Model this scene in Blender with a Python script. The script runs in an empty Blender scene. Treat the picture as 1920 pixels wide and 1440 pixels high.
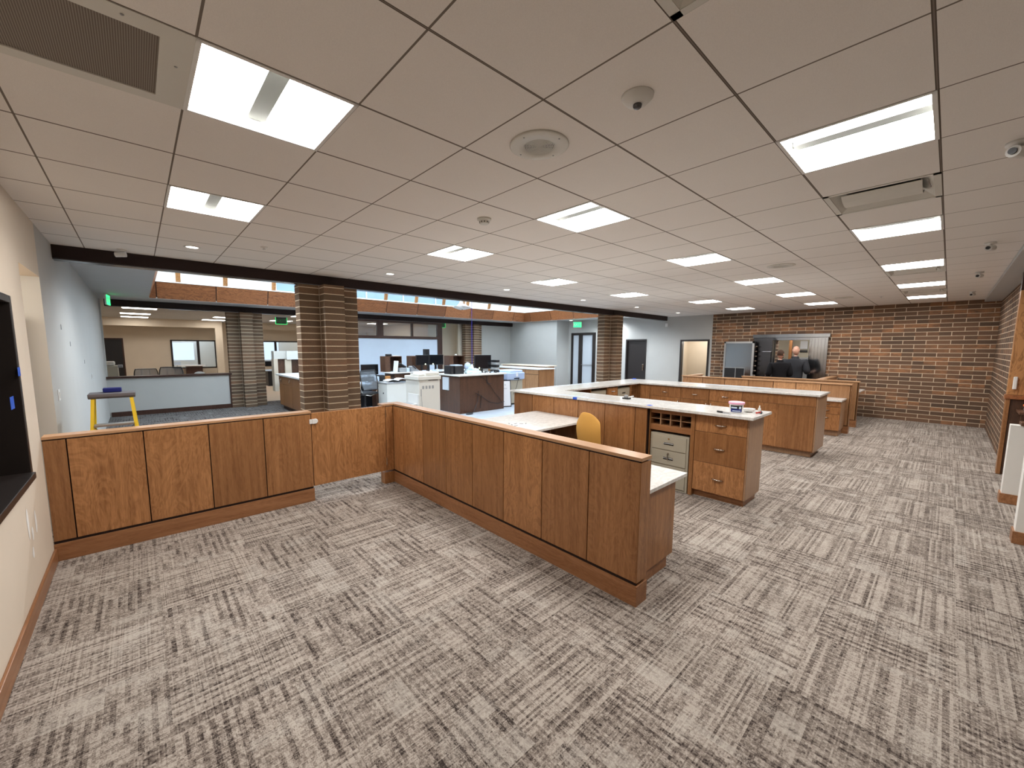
import bpy, bmesh, math, random
from mathutils import Vector, Matrix
random.seed(7)
R = math.radians
sc = bpy.context.scene
col = sc.collection

# ---------------------------------------------------------------- camera, world, exposure
YAW, PIT, ROL, FPX, SX, SY, CAMZ = R(47.71425695), R(-6.28753021), R(0.19765058), 754.1473, -13.7416, 15.5561, 1.79784
fw = Vector((math.cos(YAW) * math.cos(PIT), math.sin(YAW) * math.cos(PIT), math.sin(PIT)))
rt = Vector((math.sin(YAW), -math.cos(YAW), 0)); up = rt.cross(fw)
r2 = math.cos(ROL) * rt + math.sin(ROL) * up
u2 = -math.sin(ROL) * rt + math.cos(ROL) * up
cam_data = bpy.data.cameras.new('camera')
cam_data.sensor_width = 36.0; cam_data.sensor_fit = 'HORIZONTAL'
cam_data.lens = FPX / 1920 * 36.0
cam_data.shift_x = -SX / 1920.0; cam_data.shift_y = SY / 1920.0
cam_data.clip_start = 0.05; cam_data.clip_end = 200
cam = bpy.data.objects.new('camera', cam_data); col.objects.link(cam)
m3 = Matrix((r2, u2, -fw)).transposed()
cam.matrix_world = Matrix.Translation((0, 0, CAMZ)) @ m3.to_4x4()
sc.camera = cam
world = bpy.data.worlds.new('sky'); sc.world = world; world.use_nodes = True
bg = world.node_tree.nodes['Background']
bg.inputs['Color'].default_value = (0.74, 0.87, 1.0, 1); bg.inputs['Strength'].default_value = 4.2
vs = sc.view_settings
vs.view_transform = 'Standard'; vs.look = 'None'; vs.gamma = 1.0; vs.exposure = 0.68; vs.use_curve_mapping = False
cy = sc.cycles
cy.max_bounces = 7; cy.diffuse_bounces = 5; cy.glossy_bounces = 3; cy.transmission_bounces = 5
cy.transparent_max_bounces = 8; cy.caustics_reflective = False; cy.caustics_refractive = False
cy.sample_clamp_indirect = 6.0
LIGHT_E = 24.0       # ceiling troffer diffusers

# ---------------------------------------------------------------- node helpers
class N:
    def __init__(s, name, rough=0.6, metal=0.0, spec=0.5):
        s.m = bpy.data.materials.new(name); s.m.use_nodes = True
        s.t = s.m.node_tree; s.b = s.t.nodes['Principled BSDF']
        s.b.inputs['Roughness'].default_value = rough; s.b.inputs['Metallic'].default_value = metal
        s.b.inputs['Specular IOR Level'].default_value = spec
    def n(s, kind, **kw):
        x = s.t.nodes.new(kind)
        for k, v in kw.items():
            setattr(x, k, v)
        return x
    def l(s, a, b): s.t.links.new(a, b)
    def put(s, sock, v):
        if isinstance(v, (int, float)): sock.default_value = v
        elif isinstance(v, tuple): sock.default_value = v
        else: s.l(v, sock)
    def math(s, op, a, b=None, c=None):
        x = s.n('ShaderNodeMath', operation=op)
        s.put(x.inputs[0], a)
        if b is not None: s.put(x.inputs[1], b)
        if c is not None: s.put(x.inputs[2], c)
        return x.outputs[0]
    def mix(s, f, a, b, mode='MIX'):
        x = s.n('ShaderNodeMix', data_type='RGBA', blend_type=mode)
        s.put(x.inputs[0], f); s.put(x.inputs[6], a); s.put(x.inputs[7], b)
        return x.outputs[2]
    def pos(s): return s.n('ShaderNodeNewGeometry').outputs['Position']
    def xyz(s, v):
        x = s.n('ShaderNodeSeparateXYZ'); s.l(v, x.inputs[0]); return x.outputs
    def comb(s, a, b, c=0.0):
        x = s.n('ShaderNodeCombineXYZ')
        for i, v in enumerate((a, b, c)): s.put(x.inputs[i], v)
        return x.outputs[0]
    def scale(s, v, sca, off=None):
        x = s.n('ShaderNodeMapping'); s.l(v, x.inputs[0]); x.inputs['Scale'].default_value = sca
        if off is not None: s.put(x.inputs['Location'], off)
        return x.outputs[0]
    def noise(s, v, scale, detail=4, rough=0.6, dist=0.0):
        x = s.n('ShaderNodeTexNoise'); s.l(v, x.inputs['Vector'])
        x.inputs['Scale'].default_value = scale; x.inputs['Detail'].default_value = detail
        x.inputs['Roughness'].default_value = rough; x.inputs['Distortion'].default_value = dist
        return x.outputs['Fac']
    def white(s, v):
        x = s.n('ShaderNodeTexWhiteNoise', noise_dimensions='3D'); s.l(v, x.inputs['Vector']); return x.outputs['Value']
    def ramp(s, f, stops):
        x = s.n('ShaderNodeValToRGB'); s.l(f, x.inputs[0]); e = x.color_ramp.elements
        while len(e) < len(stops): e.new(0.5)
        for i, (p, c) in enumerate(stops):
            e[i].position = p; e[i].color = (c[0], c[1], c[2], 1) if not isinstance(c, (int, float)) else (c, c, c, 1)
        return x.outputs[0]
    def bump(s, h, strength=0.2, dist=0.01):
        x = s.n('ShaderNodeBump'); s.l(h, x.inputs['Height']); x.inputs['Strength'].default_value = strength
        x.inputs['Distance'].default_value = dist; s.l(x.outputs[0], s.b.inputs['Normal'])
    def base(s, c): s.put(s.b.inputs['Base Color'], c if not (isinstance(c, tuple) and len(c) == 3) else (c[0], c[1], c[2], 1))

def paint(name, c, rough=0.7, metal=0.0, bump=0.08, var=0.05, spec=0.3):
    k = N(name, rough, metal, spec); p = k.pos(); f = k.noise(p, 2.3, 3)
    k.base(k.mix(f, tuple(x * (1 - var) for x in c) + (1,), tuple(min(1, x * (1 + var)) for x in c) + (1,)))
    if bump: k.bump(k.noise(p, 260, 2), bump, 0.002)
    return k.m
def emit(name, c, s):
    k = N(name, 0.6); k.base((0.02, 0.02, 0.02)); k.b.inputs['Emission Color'].default_value = (*c, 1)
    k.b.inputs['Emission Strength'].default_value = s
    return k.m
def wood(name, dark, light, axis='z', figure=0.5, rough=0.33, vary=0.2, dens=1.0):
    """veneer: fibres along one axis, a slow figure, a tint of its own for every separate panel"""
    k = N(name, rough, 0, 0.45); p = k.pos()
    oi = k.n('ShaderNodeObjectInfo').outputs['Random']
    off = k.comb(k.math('MULTIPLY', oi, 37.0), k.math('MULTIPLY', oi, 71.0), k.math('MULTIPLY', oi, 13.0))
    sc1 = {'z': (30, 30, 1.3), 'x': (1.3, 30, 30), 'y': (30, 1.3, 30)}[axis]
    sc2 = {'z': (3.2, 3.2, .9), 'x': (.9, 3.2, 3.2), 'y': (3.2, .9, 3.2)}[axis]
    sc3 = {'z': (260, 260, 14), 'x': (14, 260, 260), 'y': (260, 14, 260)}[axis]
    a = k.noise(k.scale(p, sc1, off), dens, 6, 0.62, 0.3)
    b = k.noise(k.scale(p, sc2, off), 1.6, 4, 0.6, 1.6)
    b2 = k.math('FRACT', k.math('MULTIPLY', b, 9.0))
    b3 = k.math('ABSOLUTE', k.math('SUBTRACT', b2, 0.5))
    c = k.noise(k.scale(p, sc3), 1.0, 2, 0.5)
    f = k.math('ADD', k.math('MULTIPLY', a, 0.75), k.math('MULTIPLY', b3, k.math('MULTIPLY', figure, k.math('ADD', 0.25, k.math('MULTIPLY', oi, 1.6)))))
    f = k.math('ADD', f, k.math('MULTIPLY', k.math('SUBTRACT', c, 0.5), 0.35))
    colr = k.ramp(f, [(0.22, dark), (0.78, light)])
    v = k.math('ADD', 1.0 - vary / 2, k.math('MULTIPLY', oi, vary))
    hs = k.n('ShaderNodeHueSaturation'); k.l(colr, hs.inputs['Color']); k.l(v, hs.inputs['Value'])
    k.l(hs.outputs[0], k.b.inputs['Base Color'])
    k.bump(c, 0.06, 0.001)
    return k.m
def brick(name, mode, w, c1, c2, mortar, warm):
    """mode: which world axes run along the course"""
    k = N(name, 0.88, 0, 0.2); p = k.pos(); x, y, z = k.xyz(p)
    u = {'y': y, 'x': x, 'xy': k.math('ADD', x, y)}[mode]
    v = k.comb(u, k.math('ADD', z, 0.012), 0.0)
    t = k.n('ShaderNodeTexBrick', offset=0.5, offset_frequency=2); k.l(v, t.inputs['Vector'])
    t.inputs['Scale'].default_value = 1.0; t.inputs['Mortar Size'].default_value = 0.0072; t.inputs['Mortar Smooth'].default_value = 0.15
    t.inputs['Brick Width'].default_value = w; t.inputs['Row Height'].default_value = 0.1016; t.inputs['Bias'].default_value = 0.0
    t.inputs['Color1'].default_value = (*c1, 1); t.inputs['Color2'].default_value = (*c2, 1); t.inputs['Mortar'].default_value = (*mortar, 1)
    row = k.math('FLOOR', k.math('DIVIDE', k.math('ADD', z, 0.012), 0.1016))
    half = k.math('MULTIPLY', k.math('MODULO', row, 2.0), 0.5)
    colm = k.math('FLOOR', k.math('SUBTRACT', k.math('DIVIDE', u, w), half))
    rnd = k.white(k.comb(row, colm, 3.0)); hot = k.ramp(rnd, [(0.62, 0.0), (0.9, 1.0)])
    blot = k.noise(k.scale(p, (7, 7, 20)), 1.0, 3)
    mask = k.math('MULTIPLY', k.math('SUBTRACT', 1.0, t.outputs['Fac']), k.math('MULTIPLY', hot, k.ramp(blot, [(0.35, 0.25), (0.62, 1.0)])))
    c = k.mix(mask, t.outputs['Color'], (*warm, 1))
    g = k.noise(p, 90, 3); c = k.mix(0.35, c, k.ramp(g, [(0.3, 0.45), (0.7, 1.0)]), 'MULTIPLY')
    k.base(c)
    h = k.math('ADD', k.math('MULTIPLY', k.math('SUBTRACT', 1.0, t.outputs['Fac']), 1.0), k.math('MULTIPLY', g, 0.2))
    k.bump(h, 0.5, 0.006)
    return k.m
def stone(name):
    k = N(name, 0.16, 0, 0.5); p = k.pos()
    a = k.noise(k.scale(p, (2.2, 6.5, 2)), 1.7, 7, 0.66, 1.4)
    vein = k.math('ABSOLUTE', k.math('SUBTRACT', a, 0.5))
    v = k.ramp(vein, [(0.0, (0.60, 0.595, 0.57)), (0.03, (0.69, 0.68, 0.65)), (0.09, (0.75, 0.735, 0.70))])
    b = k.noise(p, 24, 4); k.base(k.mix(0.18, v, k.ramp(b, [(0.35, 0.72), (0.6, 1.0)]), 'MULTIPLY'))
    return k.m
def carpet(name, tint=(1, 1, 1)):
    k = N(name, 0.96, 0, 0.08); p = k.pos(); x, y, z = k.xyz(p); T = 0.61
    fx = k.math('FLOOR', k.math('DIVIDE', k.math('ADD', x, 20.13), T)); fy = k.math('FLOOR', k.math('DIVIDE', k.math('ADD', y, 20.31), T))
    chk = k.math('MODULO', k.math('ADD', fx, fy), 2.0); inv = k.math('SUBTRACT', 1.0, chk)
    u = k.math('ADD', k.math('MULTIPLY', x, chk), k.math('MULTIPLY', y, inv))
    v = k.math('ADD', k.math('MULTIPLY', y, chk), k.math('MULTIPLY', x, inv))
    cell = k.math('ADD', fx, k.math('MULTIPLY', fy, 17.0))
    fl = lambda a, w: k.math('FLOOR', k.math('DIVIDE', a, w))
    # thin rows of dark stitches, broad broken bars, fine cross threads, yarn noise
    row = k.white(k.comb(fl(u, 0.0125), cell, 1.0))
    stitch = k.white(k.comb(fl(u, 0.0125), fl(v, 0.0135), cell))
    b_ = fl(u, 0.036); rb = k.white(k.comb(b_, cell, 4.0))
    bar = k.white(k.comb(b_, k.math('FLOOR', k.math('ADD', k.math('DIVIDE', v, 0.17), k.math('MULTIPLY', rb, 7.0))), cell))
    thr = k.white(k.comb(fl(v, 0.0058), cell, 9.0)); yarn = k.white(k.comb(fl(u, 0.0042), fl(v, 0.0058), 2.0))
    soft = k.noise(k.scale(p, (1, 1, 1)), 5.0, 3)
    odd = k.math('GREATER_THAN', k.math('FRACT', k.math('DIVIDE', u, 0.0508)), 0.55)
    b3 = fl(u, 0.0508); rb3 = k.white(k.comb(b3, cell, 6.0))
    seg = k.white(k.comb(b3, k.math('FLOOR', k.math('ADD', k.math('DIVIDE', v, 0.14), k.math('MULTIPLY', rb3, 7.0))), cell))
    dark = k.math('MULTIPLY', k.math('MULTIPLY', odd, k.math('GREATER_THAN', seg, 0.42)), chk)
    f = k.math('MULTIPLY', row, k.math('ADD', 0.12, k.math('MULTIPLY', inv, 0.20)))
    for w_, s_ in ((0.22, stitch), (0.10, bar), (0.20, thr), (0.24, yarn), (0.16, soft)): f = k.math('ADD', f, k.math('MULTIPLY', s_, w_))
    f = k.math('SUBTRACT', k.math('ADD', f, k.math('MULTIPLY', chk, 0.10)), k.math('MULTIPLY', dark, 0.17))
    base = k.ramp(f, [(0.27, (0.055, 0.044, 0.040)), (0.43, (0.195, 0.164, 0.145)), (0.58, (0.325, 0.285, 0.252)), (0.80, (0.56, 0.51, 0.46))])
    q = k.comb(fl(u, 0.125), fl(v, 0.0625), cell)
    pn = k.noise(k.scale(q, (0.42, 0.30, 0.731)), 1.0, 2, 0.5)
    pm = k.ramp(k.math('ADD', pn, k.math('MULTIPLY', k.math('SUBTRACT', yarn, 0.5), 0.05)), [(0.565, 0.0), (0.64, 1.0)])
    pale = k.ramp(f, [(0.27, (0.19, 0.165, 0.15)), (0.45, (0.41, 0.375, 0.34)), (0.80, (0.60, 0.56, 0.51))])
    c = k.mix(k.math('MULTIPLY', pm, 0.82), base, pale)
    tone = k.white(k.comb(cell, 5.0, 2.0)); c = k.mix(0.16, c, k.ramp(tone, [(0.0, 0.5), (1.0, 1.0)]), 'MULTIPLY')
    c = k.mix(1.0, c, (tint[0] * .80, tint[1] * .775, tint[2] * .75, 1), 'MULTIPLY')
    k.base(c); k.bump(k.math('ADD', thr, yarn), 0.25, 0.003)
    return k.m
def steel(name, c=(0.45, 0.46, 0.47), rough=0.28, axis='z'):
    k = N(name, rough, 1.0); p = k.pos()
    f = k.noise(k.scale(p, {'z': (40, 40, 2), 'x': (2, 40, 40), 'y': (40, 2, 40)}[axis]), 4, 3)
    k.base(k.mix(f, tuple(x * .8 for x in c) + (1,), c + (1,)))
    k.put(k.b.inputs['Roughness'], k.math('ADD', rough - .05, k.math('MULTIPLY', f, .08)))
    return k.m
def glass(name, c=(0.9, 0.95, 1), a=0.12, rough=0.02):
    k = N(name, rough); k.base(c); k.b.inputs['Alpha'].default_value = 1 - (1 - a)
    return k.m

M = {}
M['wood'] = wood('cherry_veneer', (0.20, 0.080, 0.026), (0.47, 0.225, 0.088), figure=0.26, vary=0.28)
M['wood_pale'] = wood('pale_cherry_veneer', (0.25, 0.115, 0.048), (0.50, 0.28, 0.135), figure=0.3)
M['wood_drawer'] = wood('cherry_drawer_front', (0.21, 0.085, 0.028), (0.48, 0.225, 0.088), figure=0.34)
M['wood_end'] = wood('cherry_end_panel', (0.27, 0.150, 0.080), (0.47, 0.285, 0.165), figure=0.25)
M['wood_x'] = wood('cherry_rail_x', (0.21, 0.085, 0.032), (0.43, 0.205, 0.092), 'x', 0.3)
M['wood_y'] = wood('cherry_rail_y', (0.21, 0.085, 0.032), (0.43, 0.205, 0.092), 'y', 0.3)
M['cap_x'] = wood('pale_cap_x', (0.40, 0.215, 0.105), (0.62, 0.38, 0.215), 'x', 0.2, 0.28)
M['cap_y'] = wood('pale_cap_y', (0.40, 0.215, 0.105), (0.62, 0.38, 0.215), 'y', 0.2, 0.28)
M['oak'] = wood('oak_fascia', (0.120, 0.040, 0.014), (0.30, 0.115, 0.042), 'x', 0.8, 0.4, 0.2)
M['oak_v'] = wood('oak_panel_upright', (0.20, 0.085, 0.028), (0.45, 0.22, 0.085), 'z', 1.0, 0.35)
M['walnut'] = wood('walnut', (0.045, 0.020, 0.011), (0.13, 0.060, 0.032), 'z', 0.7, 0.4)
M['trim_dark'] = wood('dark_stained_trim', (0.030, 0.012, 0.008), (0.075, 0.030, 0.018), 'z', 0.2, 0.4)
M['beam'] = paint('dark_brown_beam', (0.020, 0.009, 0.008), 0.55, bump=0, var=0.2)
M['reveal'] = paint('dark_shadow_gap', (0.018, 0.008, 0.005), 0.8, bump=0)
M['beige'] = paint('beige_wall_paint', (0.66, 0.575, 0.47))
M['grey_wall'] = paint('grey_wall_paint', (0.47, 0.465, 0.44))
M['cream'] = paint('cream_wall_paint', (0.66, 0.57, 0.45))
M['white_wall'] = paint('white_wall_paint', (0.80, 0.79, 0.75))
M['lobby_ceiling'] = paint('grey_ceiling_paint', (0.46, 0.46, 0.455))
M['steel'] = steel('brushed_steel', (0.40, 0.42, 0.45), 0.17); M['steel_dark'] = steel('dark_brushed_steel', (0.13, 0.13, 0.14), 0.24)
M['chrome'] = steel('chrome', (0.66, 0.58, 0.50), 0.16); M['alum'] = steel('aluminium', (0.62, 0.62, 0.62), 0.4)
M['black'] = paint('black_plastic', (0.012, 0.012, 0.014), 0.4, bump=0, var=0.1, spec=0.5)
M['dark_frame'] = paint('black_brown_frame', (0.016, 0.011, 0.009), 0.4, bump=0, var=0.2, spec=0.5)
M['screen'] = paint('dark_screen', (0.008, 0.008, 0.010), 0.15, bump=0, spec=0.5)
M['white'] = paint('white_plastic', (0.74, 0.74, 0.72), 0.5, bump=0)
M['offwhite'] = paint('off_white_plastic', (0.66, 0.65, 0.60), 0.5, bump=0)
M['grey_plastic'] = paint('grey_plastic', (0.30, 0.31, 0.32), 0.5, bump=0)
M['putty'] = paint('putty_enamel', (0.40, 0.365, 0.285), 0.4, bump=0.03, spec=0.5)
M['blue_tape'] = paint('blue_tape', (0.02, 0.09, 0.50), 0.6, bump=0)
M['navy'] = paint('navy_plastic', (0.012, 0.018, 0.16), 0.5, bump=0)
M['yellow'] = paint('yellow_fibreglass', (0.78, 0.53, 0.02), 0.45, bump=0, var=0.08)
M['ladder_grey'] = paint('grey_ladder_cap', (0.13, 0.12, 0.13), 0.6, bump=0.1)
M['mustard'] = paint('mustard_upholstery', (0.62, 0.33, 0.075), 0.75, bump=0.15, var=0.08)
M['paper'] = paint('white_paper', (0.78, 0.80, 0.83), 0.8, bump=0)
M['blue_white'] = paint('bluish_plastic_film', (0.55, 0.66, 0.80), 0.35, bump=0, var=0.15)
M['mesh'] = glass('grey_chair_mesh', (0.16, 0.18, 0.20), 0.62, 0.6)
M['glass'] = glass('clear_glass', (0.75, 0.83, 0.9), 0.10)
M['sky_dimmer'] = glass('sky_dimming_pane', (0.16, 0.30, 0.42), 0.76)  # dark tint added to hold down the sky's brightness behind the pane
M['frost'] = paint('frosted_glass', (0.50, 0.54, 0.58), 0.35, bump=0, spec=0.5)
M['stone'] = stone('white_veined_stone')
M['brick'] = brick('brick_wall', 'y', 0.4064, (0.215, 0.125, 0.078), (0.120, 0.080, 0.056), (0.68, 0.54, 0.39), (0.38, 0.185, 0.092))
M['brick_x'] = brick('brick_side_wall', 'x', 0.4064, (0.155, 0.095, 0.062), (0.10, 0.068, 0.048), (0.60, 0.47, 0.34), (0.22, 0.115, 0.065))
M['brick_col'] = brick('brick_column', 'xy', 60.0, (0.185, 0.122, 0.078), (0.118, 0.082, 0.056), (0.66, 0.54, 0.39), (0.23, 0.130, 0.078))
M['mortar'] = paint('mortar', (0.42, 0.34, 0.26), 0.9)
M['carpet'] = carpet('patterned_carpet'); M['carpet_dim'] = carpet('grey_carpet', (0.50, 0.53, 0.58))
M['concrete'] = paint('bare_concrete', (0.36, 0.40, 0.45), 0.7, bump=0.2, var=0.2)
M['tan_floor'] = paint('tan_hard_floor', (0.60, 0.48, 0.36), 0.5, bump=0)
M['led'] = emit('lit_diffuser', (1.0, 0.975, 0.95), LIGHT_E)
M['led_far'] = emit('lit_diffuser_far', (1.0, 0.95, 0.90), 8.0)
M['lamp'] = emit('lit_downlight', (1.0, 0.90, 0.78), 6.0)
M['green'] = emit('lit_green', (0.03, 1.0, 0.22), 1.6); M['green_dim'] = emit('lit_green_edge', (0.03, 0.9, 0.2), 0.8)
M['green_faint'] = emit('faint_green', (0.05, 0.5, 0.12), 0.12); M['dot'] = emit('lit_indicator', (0.9, 1.0, 0.75), 2.0)
M['window_glow'] = emit('daylit_blind', (0.62, 0.78, 1.0), 0.9)
M['bar'] = paint('grey_light_bar', (0.26, 0.27, 0.25), 0.6, bump=0)
def tile_material():
    k = N('ceiling_tile', 0.92, 0, 0.1); p = k.pos(); x, y, z = k.xyz(p)
    f = k.noise(p, 3, 2); g = k.noise(p, 420, 2, 0.7)
    c = k.mix(f, (0.84, 0.805, 0.765, 1), (0.87, 0.835, 0.795, 1)); c = k.mix(0.25, c, k.ramp(g, [(0.3, 0.6), (0.65, 1.0)]), 'MULTIPLY')
    ax = k.math('ABSOLUTE', k.math('SUBTRACT', k.math('FRACT', k.math('DIVIDE', k.math('SUBTRACT', x, 1.46323 - 61), .61)), .5))
    ay = k.math('ABSOLUTE', k.math('SUBTRACT', k.math('FRACT', k.math('DIVIDE', k.math('SUBTRACT', y, 1.35119 - 61), .61)), .5))
    lx = k.math('GREATER_THAN', ax, 0.5 - 0.0075); ly = k.math('GREATER_THAN', ay, 0.5 - 0.0105)
    ly2 = k.math('GREATER_THAN', ay, 0.5 - 0.0035)
    c = k.mix(lx, c, (0.20, 0.17, 0.145, 1)); c = k.mix(ly, c, (0.13, 0.108, 0.09, 1)); c = k.mix(ly2, c, (0.24, 0.2, 0.175, 1))
    k.base(c); k.bump(g, 0.25, 0.002)
    return k.m
M['tile'] = tile_material()

# ---------------------------------------------------------------- mesh helpers
class B:
    """collects simple solids, then links them as one mesh object"""
    def __init__(s): s.v = []; s.f = []
    def add(s, vs, fs):
        o = len(s.v); s.v += [tuple(v) for v in vs]; s.f += [tuple(i + o for i in f) for f in fs]; return s
    def box(s, x0, x1, y0, y1, z0, z1):
        return s.add([(x0, y0, z0), (x1, y0, z0), (x1, y1, z0), (x0, y1, z0), (x0, y0, z1), (x1, y0, z1), (x1, y1, z1), (x0, y1, z1)],
                     [(0, 3, 2, 1), (4, 5, 6, 7), (0, 1, 5, 4), (1, 2, 6, 5), (2, 3, 7, 6), (3, 0, 4, 7)])
    def prism(s, pts, z0, z1):
        n = len(pts)
        return s.add([(x, y, z0) for x, y in pts] + [(x, y, z1) for x, y in pts],
                     [tuple(reversed(range(n))), tuple(range(n, 2 * n))] + [(i, (i + 1) % n, n + (i + 1) % n, n + i) for i in range(n)])
    def prof(s, pts, a0, a1, axis='x'):
        """a closed outline in the plane across an axis, pulled along it; pts are (other, z)"""
        n = len(pts); mk = (lambda a, p: (a, p[0], p[1])) if axis == 'x' else (lambda a, p: (p[0], a, p[1]))
        return s.add([mk(a0, p) for p in pts] + [mk(a1, p) for p in pts],
                     [tuple(reversed(range(n))), tuple(range(n, 2 * n))] + [(i, (i + 1) % n, n + (i + 1) % n, n + i) for i in range(n)])
    def tube(s, pts, r, seg=8, caps=True):
        pts = [Vector(p) for p in pts]; rings = []; prev = None
        for i, p in enumerate(pts):
            d = (pts[min(i + 1, len(pts) - 1)] - pts[max(i - 1, 0)]).normalized()
            a = Vector((0, 0, 1)) if abs(d.z) < .9 else Vector((1, 0, 0))
            if prev is not None: a = prev
            e1 = (a - d * a.dot(d)).normalized(); e2 = d.cross(e1); prev = e1
            rr = r[i] if isinstance(r, (list, tuple)) else r
            rings.append([p + (e1 * math.cos(2 * math.pi * k / seg) + e2 * math.sin(2 * math.pi * k / seg)) * rr for k in range(seg)])
        v = [q for g in rings for q in g]; f = []
        for i in range(len(rings) - 1):
            for k in range(seg):
                f.append((i * seg + k, i * seg + (k + 1) % seg, (i + 1) * seg + (k + 1) % seg, (i + 1) * seg + k))
        if caps: f.append(tuple(reversed(range(seg)))); f.append(tuple(range(len(v) - seg, len(v))))
        return s.add(v, f)
    def lathe(s, c, prof, seg=24, caps=True):
        v = []; f = []; n = len(prof)
        for r, z in prof:
            for k in range(seg):
                a = 2 * math.pi * k / seg; v.append((c[0] + r * math.cos(a), c[1] + r * math.sin(a), c[2] + z))
        for i in range(n - 1):
            for k in range(seg):
                f.append((i * seg + k, i * seg + (k + 1) % seg, (i + 1) * seg + (k + 1) % seg, (i + 1) * seg + k))
        if caps: f.append(tuple(reversed(range(seg)))); f.append(tuple(range((n - 1) * seg, n * seg)))
        return s.add(v, f)
    def ball(s, c, rx, ry, rz, seg=16, rings=10):
        prof = []; v = []; f = []
        for i in range(rings + 1):
            t = math.pi * i / rings
            for k in range(seg):
                a = 2 * math.pi * k / seg; v.append((c[0] + rx * math.sin(t) * math.cos(a), c[1] + ry * math.sin(t) * math.sin(a), c[2] - rz * math.cos(t)))
        for i in range(rings):
            for k in range(seg): f.append((i * seg + k, i * seg + (k + 1) % seg, (i + 1) * seg + (k + 1) % seg, (i + 1) * seg + k))
        return s.add(v, f)
    def xf(s, m):
        s.v = [tuple(m @ Vector(v)) for v in s.v]; return s
    def go(s, name, mat, parent=None, bevel=0.0, smooth=False, seg=2):
        """vertices are in world metres; a parent Empty only shifts the origin"""
        o0 = Vector((0, 0, 0)); q = parent
        while q is not None: o0 += q.location; q = q.parent
        me = bpy.data.meshes.new(name); me.from_pydata([tuple(Vector(v) - o0) for v in s.v], [], s.f); me.update()
        bm = bmesh.new(); bm.from_mesh(me); bmesh.ops.recalc_face_normals(bm, faces=bm.faces); bm.to_mesh(me); bm.free()
        o = bpy.data.objects.new(name, me); col.objects.link(o)
        if parent is not None: o.parent = parent
        me.materials.append(M[mat] if isinstance(mat, str) else mat)
        if smooth:
            for p in me.polygons: p.use_smooth = True
        if bevel:
            md = o.modifiers.new('bevel', 'BEVEL'); md.width = bevel; md.segments = seg; md.limit_method = 'ANGLE'; md.angle_limit = R(40)
        return o
def box(name, mat, x0, x1, y0, y1, z0, z1, parent=None, bevel=0.0): return B().box(x0, x1, y0, y1, z0, z1).go(name, mat, parent, bevel)
def struct(o): o['kind'] = 'structure'; return o
def tag(o, label, cat, group=None, kind=None):
    o['label'] = label; o['category'] = cat
    if group: o['group'] = group
    if kind: o['kind'] = kind
    return o
def thing(name, label, cat, loc=(0, 0, 0), group=None):
    o = bpy.data.objects.new(name, None); col.objects.link(o); o.location = loc; o.empty_display_size = .1
    return tag(o, label, cat, group)
def copy_tree(o, parent=None):
    c = o.copy(); col.objects.link(c)
    if parent is not None: c.parent = parent
    for ch in list(o.children): copy_tree(ch, c)
    return c
def text(name, s, size, mat, loc, rot, parent=None, ext=0.001):
    cu = bpy.data.curves.new(name, 'FONT'); cu.body = s; cu.size = size; cu.extrude = ext; cu.align_x = 'CENTER'; cu.align_y = 'CENTER'
    o = bpy.data.objects.new(name, cu); col.objects.link(o); o0 = Vector((0, 0, 0)); q = parent
    while q is not None: o0 += q.location; q = q.parent
    o.location = Vector(loc) - o0; o.rotation_euler = rot; cu.materials.append(M[mat])
    bpy.context.view_layer.update(); dg = bpy.context.evaluated_depsgraph_get(); me = bpy.data.meshes.new_from_object(o.evaluated_get(dg))
    m = bpy.data.objects.new(name, me); col.objects.link(m); m.location = o.location; m.rotation_euler = rot; bpy.data.objects.remove(o)
    if parent is not None: m.parent = parent
    return m

# ---------------------------------------------------------------- the shell
C = 2.932; CL = 2.985; GX, GY, T = 1.46323, 1.35119, 0.61
XW, XE, YB = -0.631, 14.318, 14.30
SKIP = {}                                           # grid cells taken by lights and vents
LIGHTS = [(-2, 1), (2, 1), (6, 1), (10, 1), (14, 1), (18, 1), (-2, 4), (2, 4), (6, 5), (10, 5), (14, 4), (18, 4),
          (2, -2), (6, -2), (10, -2), (14, -2), (18, -2)]
VENTS = [(-3, 1), (-1, -2), (4, -2), (11, -2), (16, -2)]
for c_ in LIGHTS + VENTS: SKIP[c_] = 1
b = B()
y_lo, y_hi = -4.2, 7.0
for i in range(-9, 23):
    for j in range(-10, 10):
        if (i, j) in SKIP: continue
        x0, x1 = max(GX + i * T, XW - .02), min(GX + (i + 1) * T, XE + .02); y0, y1 = max(GY + j * T, y_lo), min(GY + (j + 1) * T, y_hi)
        if x1 - x0 < .01 or y1 - y0 < .01: continue
        b.add([(x0, y0, C), (x0, y1, C), (x1, y1, C), (x1, y0, C)], [(0, 1, 2, 3)])
o = b.go('ceiling', 'tile'); struct(o)
struct(box('floor', 'carpet', XW - .1, XE + .1, -4.2, 7.6, -.1, 0))
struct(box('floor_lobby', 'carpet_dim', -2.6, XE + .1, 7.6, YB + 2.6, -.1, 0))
struct(box('floor_bare_slab', 'concrete', 4.0, 13.4, 7.62, 13.0, 0.0, .004))
struct(box('floor_office', 'tan_floor', -2.6, 16, YB + .9, 26, -.098, .002))
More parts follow.
